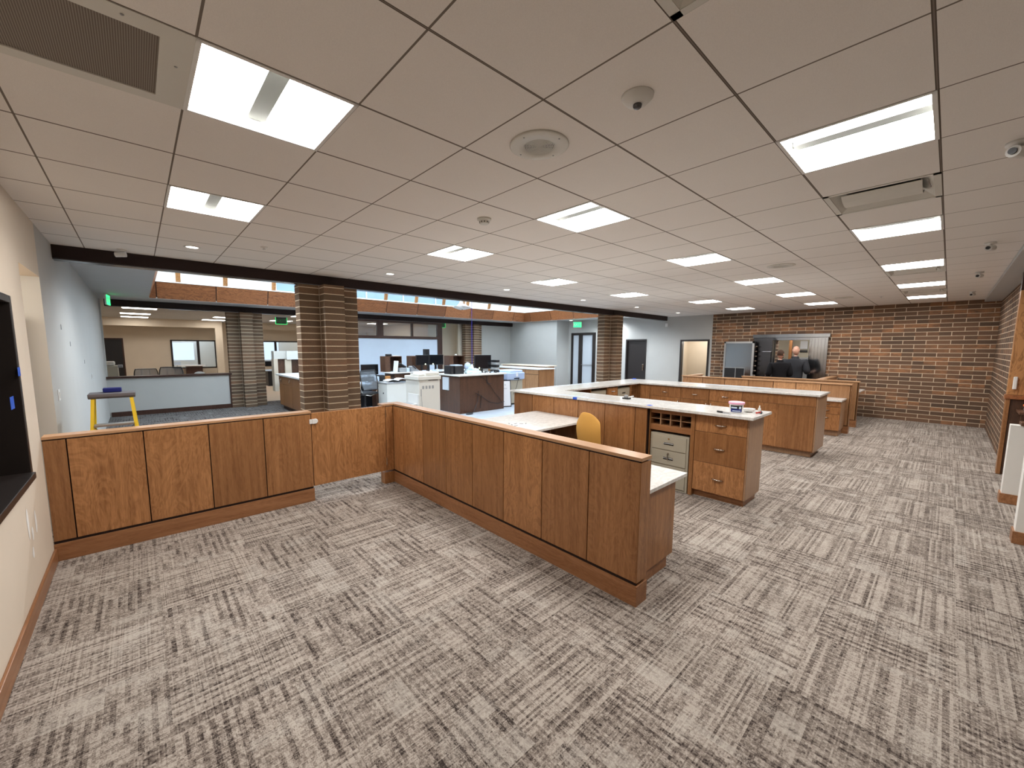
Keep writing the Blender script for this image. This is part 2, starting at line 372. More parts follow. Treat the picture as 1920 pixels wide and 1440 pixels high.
# left wall with the window recess and the deep doorway (y 4.56 .. 5.80)
b = B(); t0 = XW - .16
WY0, WY1, WZ0, WZ1 = 2.2, 4.34, .87, 2.14
b.box(t0, XW, -4.2, WY0, 0, CL); b.box(t0, XW, WY1, 4.885, 0, CL); b.box(t0, XW, WY0, WY1, 0, WZ0); b.box(t0, XW, WY0, WY1, WZ1, CL)
b.box(t0, XW, 4.885, 5.80, 2.445, CL)
struct(b.go('wall_left', 'beige'))
b = B(); b.box(t0, XW, 5.80, 7.05, 0, CL); b.box(t0, XW - .0, 7.05, YB, 0, CL); struct(b.go('wall_left_lobby', 'grey_wall'))
b = B(); b.box(-2.4, t0, 5.80, 5.96, 0, 2.6); b.box(-2.5, -2.4, 4.2, 5.96, 0, 2.6); b.box(-2.4, t0, 4.78, 4.88, 0, 2.6); b.box(-2.5, t0, 4.3, 5.96, 2.445, 2.6)
struct(b.go('wall_alcove', 'cream'))
struct(box('floor_alcove', 'carpet', -2.5, XW - .1, 4.3, 5.96, -.1, 0))
b = B().box(-1.15, -.86, 5.62, 5.80, 0, 2.1); struct(b.go('wall_alcove_pier', 'cream'))
# east wall: brick from the corner to y 5.40, grey with doors beyond
DV = (2.715, 3.55, 2.055)                           # the strongroom opening
DB = (5.47, 6.46, 2.11); DC = (7.75, 8.62, 2.15)
b = B(); e0, e1 = XE, XE + .3
b.box(e0, e1, -.9, DV[0], 0, C + .05); b.box(e0, e1, DV[1], 5.40, 0, C + .05); b.box(e0, e1, DV[0], DV[1], DV[2], C + .05)
struct(b.go('wall_back_brick', 'brick'))
b = B(); b.box(e0, e1, 5.40, DB[0], 0, CL); b.box(e0, e1, DB[0], DB[1], DB[2], CL); b.box(e0, e1, DB[1], DC[0], 0, CL)
b.box(e0, e1, DC[0], DC[1], DC[2], CL); b.box(e0, e1, DC[1], 10.05, 0, CL); b.box(e0, e1, 10.05, 11.34, 2.47, CL); b.box(e0, e1, 11.34, 11.55, 0, CL)
struct(b.go('wall_back_grey', 'grey_wall'))
b = B(); b.box(13.50, 13.66, 11.50, YB + .4, 0, CL); b.box(13.661, e1, 11.50, 11.66, 0, CL); struct(b.go('wall_back_lobby', 'grey_wall'))
b = B(); b.box(11.55, 13.55, YB + .15, YB + .3, 0, CL); struct(b.go('wall_far_grey', 'grey_wall'))
b = B(); b.box(9.35, 11.7, YB + .9, YB + 1.05, 0, CL); struct(b.go('wall_far_cream', 'cream'))
# right side: brick return, then open to the teller line
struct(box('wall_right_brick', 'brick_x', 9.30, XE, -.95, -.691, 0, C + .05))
struct(box('wall_right', 'cream', XW, 9.3, -4.3, -4.2, 0, C + .05))
struct(box('wall_front', 'beige', XW - .3, XW, -4.3, -3.9, 0, C + .05))
struct(box('wall_right_end', 'cream', 9.3, 9.4, -4.3, -.95, 0, C + .05))
b = B(); b.box(5.6, 14.318, -.691, -.44, C - .055, C - .001); struct(b.go('trim_1', 'lobby_ceiling', bevel=.004))
# roof deck above everything near, so daylight only enters through the roof light
struct(box('ceiling_deck', 'lobby_ceiling', XW - 2, XE + .6, -4.4, 7.3, C + .25, C + .35))
# skirtings
b = B(); b.box(XW, XW + .018, -4.2, 4.885, 0, .115); struct(b.go('baseboard_left', 'wood_y', bevel=.004))
struct(box('baseboard_alcove', 'wood_x', -2.4, t0, 5.782, 5.80, 0, .115))
# rooms seen through the doorways of the back wall
b = B(); b.box(e1, 17.2, 4.9, 5.0, 0, 2.6); b.box(e1, 17.2, 7.0, 7.1, 0, 2.6); b.box(16.2, 16.3, 5.0, 7.0, 0, 2.6); b.box(e1, 16.3, 4.9, 7.1, 2.5, 2.6)
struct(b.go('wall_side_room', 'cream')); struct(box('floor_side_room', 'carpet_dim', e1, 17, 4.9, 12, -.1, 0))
b = B(); b.box(15.5, 15.6, 7.1, 9.2, 0, 2.6); b.box(e1, 15.6, 7.1, 9.2, 2.5, 2.6); b.box(e1, 15.6, 9.2, 9.3, 0, 2.6); struct(b.go('wall_dark_closet', 'walnut'))
b = B(); b.box(16.5, 16.6, 9.3, 12, 0, 2.9); b.box(e1, 16.6, 11.9, 12, 0, 2.9); b.box(e1, 16.6, 9.3, 12, 2.9, 3.0); struct(b.go('wall_entry', 'grey_wall'))
b = B(); b.box(16.4, 16.5, .6, 4.8, 0, 2.6); b.box(e1, 16.5, .5, .6, 0, 2.6); b.box(e1, 16.5, 4.7, 4.8, 0, 2.6); b.box(e1, 16.5, .5, 4.8, 2.5, 2.6)
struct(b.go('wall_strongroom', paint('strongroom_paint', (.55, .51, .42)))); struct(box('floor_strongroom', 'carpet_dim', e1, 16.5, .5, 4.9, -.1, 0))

# ---- lobby ceiling with the roof light opening
WX0, WX1, WYa, WYb = .30, 13.30, 7.75, 13.30
b = B(); b.box(-2.6, 14.7, 6.98, WYa, CL, CL + .05); b.box(-2.6, 14.7, WYb, YB + .16, CL, CL + .05); b.box(-2.6, WX0, WYa, WYb, CL, CL + .05); b.box(WX1, 14.7, WYa, WYb, CL, CL + .05)
struct(b.go('ceiling_lobby', 'lobby_ceiling'))
IN = .14; FZ = 3.375                                   # fascia leans in as it rises
def fascia(p0, p1, nrm, seams, label):
    """a band of oak panels from p0 to p1 (x,y) leaning towards nrm, a seam at each parameter"""
    t = thing('roof_light_fascia', label, 'ceiling panel band', (p0[0], p0[1], CL), 'oak bands around the roof light')
    d = Vector((p1[0] - p0[0], p1[1] - p0[1])); L = d.length; d.normalize(); n = Vector(nrm)
    ks = [0] + [s for s in seams if 0 < s < L] + [L]
    def P(s, h, off): q = Vector(p0) + d * s + n * (IN * (h - CL) / (FZ - CL) + off); return (q.x, q.y, h)
    sk = 0.18
    for i in range(len(ks) - 1):
        a, c = ks[i] + .012, ks[i + 1] - .012
        B().add([P(a, CL + .004, 0), P(c, CL + .004, 0), P(c, FZ, 0), P(a, FZ, 0), P(a, CL + .004, -.02), P(c, CL + .004, -.02), P(c, FZ, -.02), P(a, FZ, -.02)],
                [(0, 1, 2, 3), (4, 7, 6, 5), (0, 4, 5, 1), (1, 5, 6, 2), (2, 6, 7, 3), (3, 7, 4, 0)]).go('panel', 'oak', t)
    B().add([P(0, CL + .002, -.012), P(L, CL + .002, -.012), P(L, FZ + .012, -.012), P(0, FZ + .012, -.012), P(0, CL + .002, -.05), P(L, CL + .002, -.05), P(L, FZ + .012, -.05), P(0, FZ + .012, -.05)],
            [(0, 1, 2, 3), (4, 7, 6, 5), (0, 4, 5, 1), (1, 5, 6, 2), (2, 6, 7, 3), (3, 7, 4, 0)]).go('backing', 'trim_dark', t)
    return t
sm = [.45 + 1.21 * k for k in range(12)]
fascia((WX0, WYb), (WX1, WYb), (0, -1), [s - .3 for s in sm], 'oak panel band along the far side of the roof light, above the far beam')
fascia((WX1, WYb), (WX1, WYa), (-1, 0), sm, 'oak panel band on the right end of the roof light, toward the glass door')
fascia((WX0, WYb), (WX0, WYa), (1, 0), sm, 'oak panel band on the left end of the roof light')
fascia((WX0, WYa), (WX1, WYa), (0, 1), sm, 'oak panel band along the near side of the roof light, hidden behind the near beam')
# upper walls of the well: plain ends, glazing in the middle of the far side
b = B(); UZ = 4.75
b.box(WX0 - .4, 3.2, WYb + .42, WYb + .5, 3.0, UZ); b.box(10.2, WX1 + .4, WYb + .42, WYb + .5, 3.0, UZ); b.box(3.2, 10.2, WYb + .42, WYb + .5, 3.0, 3.46)
b.box(WX0 - .5, WX0 - .4, WYa - .5, WYb + .5, 3.0, UZ); b.box(WX1 + .4, WX1 + .5, WYa - .5, WYb + .5, 3.0, UZ); b.box(WX0 - .5, WX1 + .5, WYa - .5, WYa - .4, 3.0, UZ)
b.box(WX0 - .4, WX1 + .4, WYb + .02, WYb + .42, FZ + .012, FZ + .04)
b.box(WX0 - .4, WX0 - .02, WYa, WYb + .05, FZ + .012, FZ + .04); b.box(WX1 + .02, WX1 + .4, WYa, WYb + .05, FZ + .012, FZ + .04); b.box(WX0 - .4, WX1 + .4, WYa - .42, WYa - .02, FZ + .012, FZ + .04)
struct(b.go('wall_roof_light', 'white_wall'))
b = B()
for k in range(6): b.box(3.2 + k * 1.4 - .02, 3.2 + k * 1.4 + .02, WYb + .41, WYb + .47, 3.46, UZ)
b.box(3.2, 10.2, WYb + .41, WYb + .47, 3.45, 3.49); b.box(3.2, 10.2, WYb + .41, WYb + .47, UZ - .05, UZ)
wn = struct(b.go('window_1', 'white')); struct(box('pane', 'sky_dimmer', 3.2, 10.2, WYb + .435, WYb + .441, 3.47, UZ - .03, wn))
b = B()
for k in range(12): b.box(WX0 - .5, WX1 + .5, WYa - .5 + k * .6 - .03, WYa - .5 + k * .6 + .03, UZ, UZ + .1)
for k in range(3): b.box(WX0 + 3.3 * k + 3.2, WX0 + 3.3 * k + 3.26, WYa - .5, WYb + .5, UZ, UZ + .1)
rl = struct(b.go('window_2', 'white')); struct(box('pane', 'glass', WX0 - .5, WX1 + .5, WYa - .5, WYb + .5, UZ + .04, UZ + .05, rl))
raf = None
for k, x in enumerate([-.21 + .0, .90, 1.90, 3.07, 5.3, 6.55, 7.75, 8.95, 10.1, 11.25, 12.45]):
    if x < WX0: continue
    r_ = B().add([(x - .05, WYb + .06, 3.46), (x + .05, WYb + .06, 3.46), (x + .05, WYb + .14, 3.44), (x - .05, WYb + .14, 3.44), (x - .05, WYb - .30, UZ - .02), (x + .05, WYb - .30, UZ - .02), (x + .05, WYb - .18, UZ - .02), (x - .05, WYb - .18, UZ - .02)],
              [(0, 3, 2, 1), (4, 5, 6, 7), (0, 1, 5, 4), (1, 2, 6, 5), (2, 3, 7, 6), (3, 0, 4, 7)]).go('rafter', 'oak_v')
    tag(r_, 'slanting oak rafter end in the roof light, %s from the left' % ['', 'first', 'second', 'third', 'fourth', 'fifth', 'sixth', 'seventh', 'eighth', 'ninth', 'tenth'][k], 'rafter', 'rafters of the roof light')

# ---- beams
def beam(x0, x1, y0, y1, z0, z1, label, joints=()):
    t = thing('ceiling_beam', label, 'beam', (x0, y0, z0), 'dark ceiling beams')
    B().box(x0, x1, y0, y1, z0 + .012, z1).go('beam_body', 'beam', t)
    B().box(x0, x1, y0 + .012, y1 + .01, z0, z0 + .0115).go('soffit', 'steel_dark', t)
    for j in joints: B().box(j - .03, j + .03, y0 - .012, y0, z0 + .012, z1 - .001).go('joint_plate', 'beam', t)
    return t
beam(XW + .001, 14.02, 6.83, 6.99, 2.775, C - .002, 'long dark brown beam under the tiled ceiling, carried by the near brick columns', (2.37, 10.6))
beam(XW + .10, 13.49, YB - .02, YB + .13, 2.815, CL - .001, 'long dark beam across the far side of the lobby, on the far brick columns', (2.45, 11.1))
# ---- brick columns: a cross in plan
def column(cx, cyy, h, label):
    t = thing('brick_column', label, 'column', (cx, cyy, 0), 'brick columns under the beams')
    w, d, W, D = .155, .34, .455, .115
    B().box(cx - w, cx + w, cyy - d, cyy + d, 0, h).go('shaft', 'brick_col', t)
    B().box(cx - W, cx - w - .0006, cyy - D, cyy + D, 0, h).go('left_wing', 'brick_col', t)
    B().box(cx + w + .0006, cx + W, cyy - D, cyy + D, 0, h).go('right_wing', 'brick_col', t)
    g = B()
    for sx in (-1, 1):
        for sy in (-1, 1):
            x, y = cx + sx * (w + .0005), cyy + sy * (D + .0005)
            g.box(x - (0.0 if sx > 0 else .007), x + (.007 if sx > 0 else 0), y - (0 if sy > 0 else .007), y + (.007 if sy > 0 else 0), 0, h)
    g.go('mortar_joint', 'mortar', t)
    return t
column(2.37, 6.955, 2.773, 'big brown brick column just behind the swing gate')
column(10.62, 6.955, 2.773, 'brown brick column between the glass door and the stone counter top')
column(2.45, 14.38, 2.813, 'brown brick column at the right end of the far half wall')
column(11.10, 14.38, 2.813, 'brown brick column far back beside the far plain grey wall')

# ---------------------------------------------------------------- ceiling fixtures
def ordinal(k): return ['nearest', 'second', 'third', 'fourth', 'fifth', 'last'][k]
def troffer():
    t = thing('ceiling_light', '', 'ceiling light', (0, 0, C))
    a = T / 2
    f = B()
    for x0, x1, y0, y1 in ((-a, -a + .018, -a, a), (a - .018, a, -a, a), (-a, a, -a, -a + .018), (-a, a, a - .018, a)): f.box(x0, x1, y0, y1, C - .004, C + .012)
    for x0, x1, y0, y1 in ((-a, -a + .012, -a, a), (a - .012, a, -a, a), (-a, a, -a, -a + .012), (-a, a, a - .012, a)): f.box(x0, x1, y0, y1, C + .012, C + .11)
    f.box(-a, a, -a, a, C + .11, C + .12)
    # parts are authored round the empty, which stands at the origin in plan
    f.go('frame', 'white', t)
    for s in (-1, 1):
        xs = sorted((s * .042, s * (a - .014)))
        z = C + .075
        B().add([(xs[0], -a + .02, z if s > 0 else C + .02), (xs[1], -a + .02, C + .02 if s > 0 else z), (xs[1], a - .02, C + .02 if s > 0 else z), (xs[0], a - .02, z if s > 0 else C + .02)], [(0, 1, 2, 3)]).go('diffuser', 'led', t)
    B().box(-.041, .041, -a + .02, a - .02, C + .052, C + .10).go('centre_bar', 'bar', t)
    return t
proto = troffer(); used = False
rows = {-2: 'right hand row with the air vents', 1: 'middle row', 4: 'left row, toward the dark beam', 5: 'left row, toward the dark beam'}
cnt = {}
for (i, j) in LIGHTS:
    o = copy_tree(proto) if used else proto; used = True
    o.location = (GX + (i + .5) * T, GY + (j + .5) * T, C)
    k = cnt.get(rows[j], 0); cnt[rows[j]] = k + 1
    tag(o, 'square recessed ceiling light, %s of the %s' % (ordinal(k), rows[j]), 'ceiling light', 'recessed square ceiling lights')
def cell(i, j): return GX + i * T, GX + (i + 1) * T, GY + j * T, GY + (j + 1) * T
# return grille top left
x0, x1, y0, y1 = cell(-3, 1)
t = thing('return_air_grille', 'brown mesh return air grille left of the nearest left light', 'air vent', (x0, y0, C))
f = B(); g = .085
f.box(x0, x1, y0, y0 + g, C - .003, C + .006); f.box(x0, x1, y1 - g + .02, y1, C - .003, C + .006); f.box(x0, x0 + .05, y0 + g, y1 - g + .02, C - .003, C + .006); f.box(x1 - .10, x1, y0 + g, y1 - g + .02, C - .003, C + .006)
f.go('frame', 'offwhite', t)
k = N('vent_mesh', 0.8); p_ = k.pos(); x_, y_, z_ = k.xyz(p_)
k.base(k.mix(k.math('GREATER_THAN', k.math('FRACT', k.math('MULTIPLY', x_, 140)), .5), (0.15, 0.125, 0.10, 1), (0.27, 0.235, 0.20, 1)))
B().box(x0 + .05, x1 - .10, y0 + g, y1 - g + .02, C + .002, C + .012).go('mesh_screen', k.m, t)
b = B()
for q in ((x0 + .12, y0 + .04), (x1 - .2, y0 + .04), (x1 - .045, y0 + .25)): b.lathe((q[0], q[1], C - .006), [(.004, 0), (.006, .002)], 8)
b.go('screw', 'grey_plastic', t)
# supply diffusers with a curved blade
def supply(i, j, label):
    x0, x1, y0, y1 = cell(i, j); t = thing('supply_air_vent', label, 'air vent', (x0, y0, C), 'supply air vents in the right row')
    f = B(); z = C + .055
    for a_, b_, c_, d_ in ((x0, x1, y0, y0 + .035), (x0, x1, y1 - .035, y1), (x0, x0 + .03, y0, y1), (x1 - .03, x1, y0, y1)): f.box(a_, b_, c_, d_, C - .003, C + .004)
    q0, q1, w0, w1 = x0 + .03, x1 - .03, y0 + .035, y1 - .035; e = .07
    f.add([(q0, w0, C), (q1, w0, C), (q1, w1, C), (q0, w1, C), (q0 + e, w0 + e, z), (q1 - e, w0 + e, z), (q1 - e, w1 - e, z), (q0 + e, w1 - e, z)], [(0, 1, 5, 4), (1, 2, 6, 5), (2, 3, 7, 6), (3, 0, 4, 7)])
    f.go('frame', 'offwhite', t)
    B().box(q0 + e, q1 - e, w0 + e, w1 - e, z, z + .01).go('dark_throat', 'black', t)
    pts = []; pb = []
    for k in range(9):
        a = k / 8; pts.append((q0 + .10 + a * .34, C - .022 + .055 * (abs(a - .5) * 2) ** 2.2 * (1 if a > .5 else .6)))
    for (x, zz) in reversed(pts): pb.append((x, zz + .004))
    B().prof([(x, zz) for x, zz in pts] + pb, w0 + .055, w1 - .055, 'y').go('blade', 'offwhite', t, smooth=False)
    f = B(); f.tube([(q0 + .12, w0 + .03, C + .01), (q0 + .2, w0 + .03, C + .02), (q0 + .3, w0 + .02, C + .01)], .004, 6); f.go('clip', 'alum', t)
    return t
supply(4, -2, 'white air vent with a curved blade between the two nearest lights of the right row')
supply(-1, -2, 'air vent nearest overhead, before the first light of the right row')
supply(11, -2, 'air vent just beyond the third light of the right row')
supply(16, -2, 'farthest air vent, between the last two lights of the right row')
# loudspeakers
def ceiling_speaker(x, y, label):
    t = thing('ceiling_speaker', label, 'speaker', (x, y, C), 'round ceiling speakers')
    B().lathe((x, y, C), [(.163, 0), (.166, -.006), (.158, -.010), (.089, -.012), (.086, -.004)], 40, False).go('rim', 'offwhite', t, smooth=True)
    g = B()
    for k in range(9):
        r = .010 + k * .0088; g.lathe((x, y, C - .006), [(r, 0), (r, -.004), (r + .0045, -.004), (r + .0045, 0)], 28, False)
    for k in range(4): a = k * math.pi / 4; g.tube([(x - .084 * math.cos(a), y - .084 * math.sin(a), C - .008), (x + .084 * math.cos(a), y + .084 * math.sin(a), C - .008)], .0015, 4)
    g.go('grille', 'offwhite', t)
    B().lathe((x, y, C - .004), [(.0, 0), (.088, 0), (.088, .002), (0, .002)], 28).go('cone', 'black', t)
    g = B()
    for k in range(4): a = k * math.pi / 2 + .1; g.lathe((x + .135 * math.cos(a), y + .135 * math.sin(a), C - .013), [(.004, 0), (.005, .003)], 8)
    g.go('screw', 'grey_plastic', t)
ceiling_speaker(1.754, 1.647, 'large round white speaker grille in the ceiling above the front of the room')
ceiling_speaker(6.61, 1.65, 'round speaker in the ceiling, second beyond the large one')
ceiling_speaker(11.65, 1.67, 'round speaker in the ceiling near the brick wall')
t = thing('dome_camera', 'white dome sensor with a small glass eye on the ceiling, right of the large speaker', 'security camera', (1.755, 1.045, C))
B().lathe((1.755, 1.045, C), [(.070, 0), (.069, -.010), (.045, -.034), (.028, -.040), (.0, -.041)], 32).go('housing', 'white', t, smooth=True)
B().ball((1.75, 1.04, C - .045), .020, .020, .016).go('lens', 'steel_dark', t, smooth=True)
t = thing('smoke_detector', 'cream smoke detector on the ceiling left of the middle light', 'smoke detector', (2.35, 2.86, C))
B().lathe((2.35, 2.86, C), [(.062, 0), (.062, -.014), (.047, -.020), (.042, -.024), (.042, -.042), (.036, -.047), (0, -.048)], 28).go('housing', 'offwhite', t, smooth=False)
g = B()
for k in range(10): a = k * .628; g.box(-.004, .004, .040, .044, -.040, -.028); g.v[-8:] = [(2.35 + vx * math.cos(a) - vy * math.sin(a), 2.86 + vx * math.sin(a) + vy * math.cos(a), C + vz) for vx, vy, vz in g.v[-8:]]
g.go('slots', 'black', t)
for k, x in enumerate((.549, 2.98, 5.43, 7.88, 10.31, 12.84)):
    y = 5.92; t = thing('downlight', 'small round lit downlight, %s from the left in the row beside the dark beam' % ['first', 'second', 'third', 'fourth', 'fifth', 'sixth'][k], 'downlight', (x, y, C), 'round downlights beside the beam')
    B().lathe((x, y, C), [(.078, .001), (.080, -.005), (.060, -.006), (.055, .0)], 28, False).go('trim_ring', 'white', t, smooth=True)
    B().lathe((x, y, C - .003), [(0, 0), (.056, 0), (.056, .002), (0, .002)], 24).go('lens', 'lamp', t)
for k, (x, y, w) in enumerate(((1.152, 5.348, 'near the dark beam at left'), (11.2, 2.96, 'near the far middle lights'), (12.0, 1.09, 'near the brick wall'))):
    t = B().lathe((x, y, C), [(.035, 0), (.035, -.008), (.012, -.012), (.012, -.028), (.018, -.031), (0, -.032)], 16).go('sprinkler_head', 'white', smooth=True)
    tag(t, 'tiny white sprinkler cap in the ceiling ' + w, 'sprinkler', 'white sprinkler caps')
def bullet_cam(x, y, label, big=1.0, dx=-1):
    t = thing('security_camera', label, 'security camera', (x, y, C), 'small cameras on the ceiling')
    B().lathe((x, y, C), [(.045 * big, 0), (.045 * big, -.014), (.02, -.02), (0, -.021)], 20).go('mount', 'white', t, smooth=True)
    B().tube([(x, y, C - .015), (x + dx * .02, y, C - .045)], .012, 10).go('arm', 'white', t)
    B().tube([(x + .035, y - .02, C - .052), (x - .055, y + .015, C - .060)], .030 * big, 14).go('body', 'white', t)
    B().tube([(x - .052, y + .014, C - .0597), (x - .068, y + .019, C - .061)], .017 * big, 14).go('lens', 'black', t)
bullet_cam(3.66, -.157, 'small white camera with a black lens right of the nearest right light', 1.0)
bullet_cam(6.82, -.2, 'small ceiling camera right of the second light of the right row', 1)
bullet_cam(9.25, -.2, 'small ceiling camera right of the third light of the right row', 1)
bullet_cam(12.28, -.21, 'small ceiling camera nearest the brick corner', 1)
bullet_cam(-.053, 6.66, 'dark dome camera under the tiled ceiling beside the left end of the beam', 1)

# ---------------------------------------------------------------- wooden partitions
# long partition running towards the camera, panels face -x
PX = 2.448
t = thing('low_partition', 'long waist high cherry wood partition with eight panels, the nearest one', 'partition', (PX, 1.33, 0))
ys = [1.327, 1.749, 2.222, 2.706, 3.180, 3.658, 4.140, 4.623, 4.888]
for a, c_ in zip(ys[:-1], ys[1:]): B().box(PX, PX + .019, a + .0038, c_ - .0038, .175, 1.030).go('panel', 'wood', t, .0012)
B().box(PX + .019, PX + .12, 1.350, 4.99, .152, 1.04).box(PX + .005, PX + .0189, 1.335, 4.99, .1525, .173).box(PX + .005, PX + .0189, 1.335, 4.99, 1.0315, 1.0395).go('core', 'reveal', t)
B().box(PX + .003, PX + .137, 1.327, 1.349, .172, 1.030).go('end_panel', 'wood', t, .0012)
B().box(PX + .120, PX + .137, 1.349, 4.99, .10, 1.030).go('back_panel', 'wood', t)
B().box(PX - .004, PX + .141, 1.323, 5.0, 0, .151).go('base_board', 'wood_y', t, .002)
B().prism([(PX + .004, 1.325), (PX + .14, 1.325), (PX + .14, 5.03), (PX - .145, 5.03), (PX - .145, 4.885), (PX + .004, 4.885)], 1.040, 1.064).go('cap', 'cap_y', t, .002)
B().box(PX - .10, PX - .001, 4.890, 5.0, .172, 1.030).go('corner_post', 'wood', t, .001)
B().box(PX - .14, PX - .005, 4.886, 5.0, 0, .151).go('corner_base', 'wood', t, .002)
# left partition, panels face -y
PY = 4.891
t = thing('low_partition', 'waist high cherry wood partition with five panels from the left wall to the swing gate', 'partition', (0, PY, 0))
xs = [XW + .001, -.493, -.013, .468, .947, 1.428]
for a, c_ in zip(xs[:-1], xs[1:]): B().box(a + .0042, c_ - .0042, PY, PY + .019, .175, 1.030).go('panel', 'wood', t, .0012)
B().box(XW + .002, 1.405, PY + .019, PY + .12, .152, 1.04).box(XW + .002, 1.42, PY + .005, PY + .0189, .1525, .173).box(XW + .002, 1.42, PY + .005, PY + .0189, 1.0315, 1.0395).go('core', 'reveal', t)
B().box(1.406, 1.428, PY + .0195, PY + .137, .172, 1.030).go('end_panel', 'wood', t, .001)
B().box(XW + .002, 1.40, PY + .12, PY + .137, .10, 1.03).go('back_panel', 'wood', t)
B().box(XW + .001, 1.430, PY - .004, PY + .141, 0, .151).go('base_board', 'wood_x', t, .002)
B().box(XW + .003, 1.432, PY - .004, PY + .141, 1.040, 1.064).go('cap', 'cap_x', t, .002)
t = thing('swing_gate', 'cherry wood swing gate between the two near partitions, clear of the carpet', 'gate', (1.44, PY, 0))
B().box(1.4325, 2.343, PY + .006, PY + .040, .175, 1.040).go('gate_panel', 'wood', t, .002)
for z in (.30, .94):
    h = B().tube([(2.345, PY - .001, z - .045), (2.345, PY - .001, z + .045)], .006, 8).go('hinge', 'chrome', t)
B().lathe((0, 0, 0), [(.030, 0), (.030, .010), (.024, .015), (0, .016)], 20).xf(Matrix.Translation((1.473, PY + .004, .945)) @ Matrix.Rotation(R(90), 4, 'X')).box(1.440, 1.473, PY - .011, PY + .004, .917, .973).go('latch', 'white', t, .002)
tag(B().box(1.408, 1.4385, PY - .012, PY - .0005, .918, .972).go('latch_keeper', 'white', bevel=.004), 'small white latch plate on the partition, left half of the gate latch', 'latch')

# ---------------------------------------------------------------- stone desk behind the long partition
t = thing('counter_desk', 'L shaped desk with a pale stone top behind the long partition', 'desk', (2.6, 1.42, 0))
B().prism([(2.594, 1.40), (3.36, 1.40), (3.36, 3.45), (4.855, 3.45), (4.855, 4.56), (2.594, 4.56)], .728, .758).go('worktop', 'stone', t, .003)
B().box(2.594, 3.20, 1.425, 1.445, .10, .727).go('end_panel', 'wood', t, .001)
B().box(2.60, 3.13, 1.44, 2.30, 0, .10).go('kick', 'wood_y', t)
B().box(2.594, 3.18, 1.446, 2.30, .10, .727).go('pedestal', 'wood', t)
B().box(4.0, 4.02, 3.50, 4.50, 0, .727).go('support_panel', 'walnut', t)
B().box(2.594, 4.85, 4.47, 4.49, .25, .727).go('modesty_panel', 'walnut', t)
for k, (x, y, a, l) in enumerate(((3.62, 4.00, .4, .05), (3.70, 3.92, 1.2, .04), (3.74, 4.02, .9, .06), (3.80, 3.95, .2, .05), (3.86, 3.90, 2.2, .05), (3.70, 3.84, .1, .06), (3.92, 3.87, .6, .04))):
    q = B().box(-l / 2, l / 2, -.005, .005, 0, .003).xf(Matrix.Translation((x, y, .7585)) @ Matrix.Rotation(a, 4, 'Z')).go('metal_offcut', 'black')
    tag(q, 'thin dark scrap on the stone desk behind the long partition, %s from the left' % ['first', 'third', 'second', 'fourth', 'sixth', 'fifth', 'seventh'][k], 'scrap', 'dark scraps on the stone desk')
# mustard chair pushed in at the desk
def office_chair():
    t = thing('task_chair', 'mustard upholstered task chair behind the long partition', 'chair', (4.02, 2.90, 0))
    X, Y = 4.02, 2.90
    v = []; f = []; nu, nv = 9, 9
    for sgn in (0, 1):
        for i in range(nv):
            a = i / (nv - 1); z = .50 + .53 * a
            w = .205 * (1 - .20 * max(0, a - .5) ** 2 * 4) * (1 - .12 * (1 - a))
            for j in range(nu):
                s = j / (nu - 1) * 2 - 1
                lift = -.11 * abs(s) ** 2.6 * (a ** 4)
                bow = .055 * s * s - .035 * math.sin(a * 3.0)
                th = .105 * (1 - abs(s) ** 3) * (1 - abs(2 * a - 1) ** 5) + .012
                v.append((bow + (th if sgn else 0), s * w, z + lift))
    for i in range(nv - 1):
        for j in range(nu - 1):
            q = i * nu + j; f.append((q, q + 1, q + nu + 1, q + nu)); q += nu * nv; f.append((q, q + nu, q + nu + 1, q + 1))
    NN = nu * nv
    for i in range(nv - 1):
        for j in (0, nu - 1): q = i * nu + j; f.append((q, q + nu, q + nu + NN, q + NN))
    for j in range(nu - 1):
        for i in (0, nv - 1): q = i * nu + j; f.append((q, q + NN, q + NN + 1, q + 1))
    rot = Matrix.Translation((X, Y, 0)) @ Matrix.Rotation(R(-5), 4, 'Z') @ Matrix.Translation((0, 0, .5)) @ Matrix.Rotation(R(-5), 4, 'Y') @ Matrix.Translation((0, 0, -.5))
    o = B().add(v, f).xf(rot).go('backrest', 'mustard', t, smooth=True)
    md = o.modifiers.new('sub', 'SUBSURF'); md.levels = 2; md.render_levels = 2
    s = B().box(.06, .50, -.23, .23, .42, .50).xf(Matrix.Translation((X, Y, 0)) @ Matrix.Rotation(R(-5), 4, 'Z')).go('seat', 'mustard', t, .035, seg=3)
    B().tube([Vector((X, Y, 0)) + Matrix.Rotation(R(-5), 3, 'Z') @ Vector(p) for p in ((.03, 0, .62), (.0, 0, .45), (.1, 0, .41), (.27, 0, .41))], .02, 8).go('back_bracket', 'black', t)
    c0 = Vector((X, Y, 0)) + Matrix.Rotation(R(-5), 3, 'Z') @ Vector((.28, 0, 0))
    B().tube([(c0.x, c0.y, .08), (c0.x, c0.y, .42)], .025, 12).go('gas_column', 'black', t)
    for k in range(5):
        a = k * 1.2566 + .3; e = (c0.x + .29 * math.cos(a), c0.y + .29 * math.sin(a), .065)
        l_ = B().tube([(c0.x, c0.y, .10), e], [.022, .014], 8).go('leg', 'black', t)
        B().lathe((e[0], e[1], 0), [(.0, 0), (.018, .004), (.026, .026), (.018, .05), (0, .055)], 10).go('caster', 'black', l_, smooth=True)
office_chair()

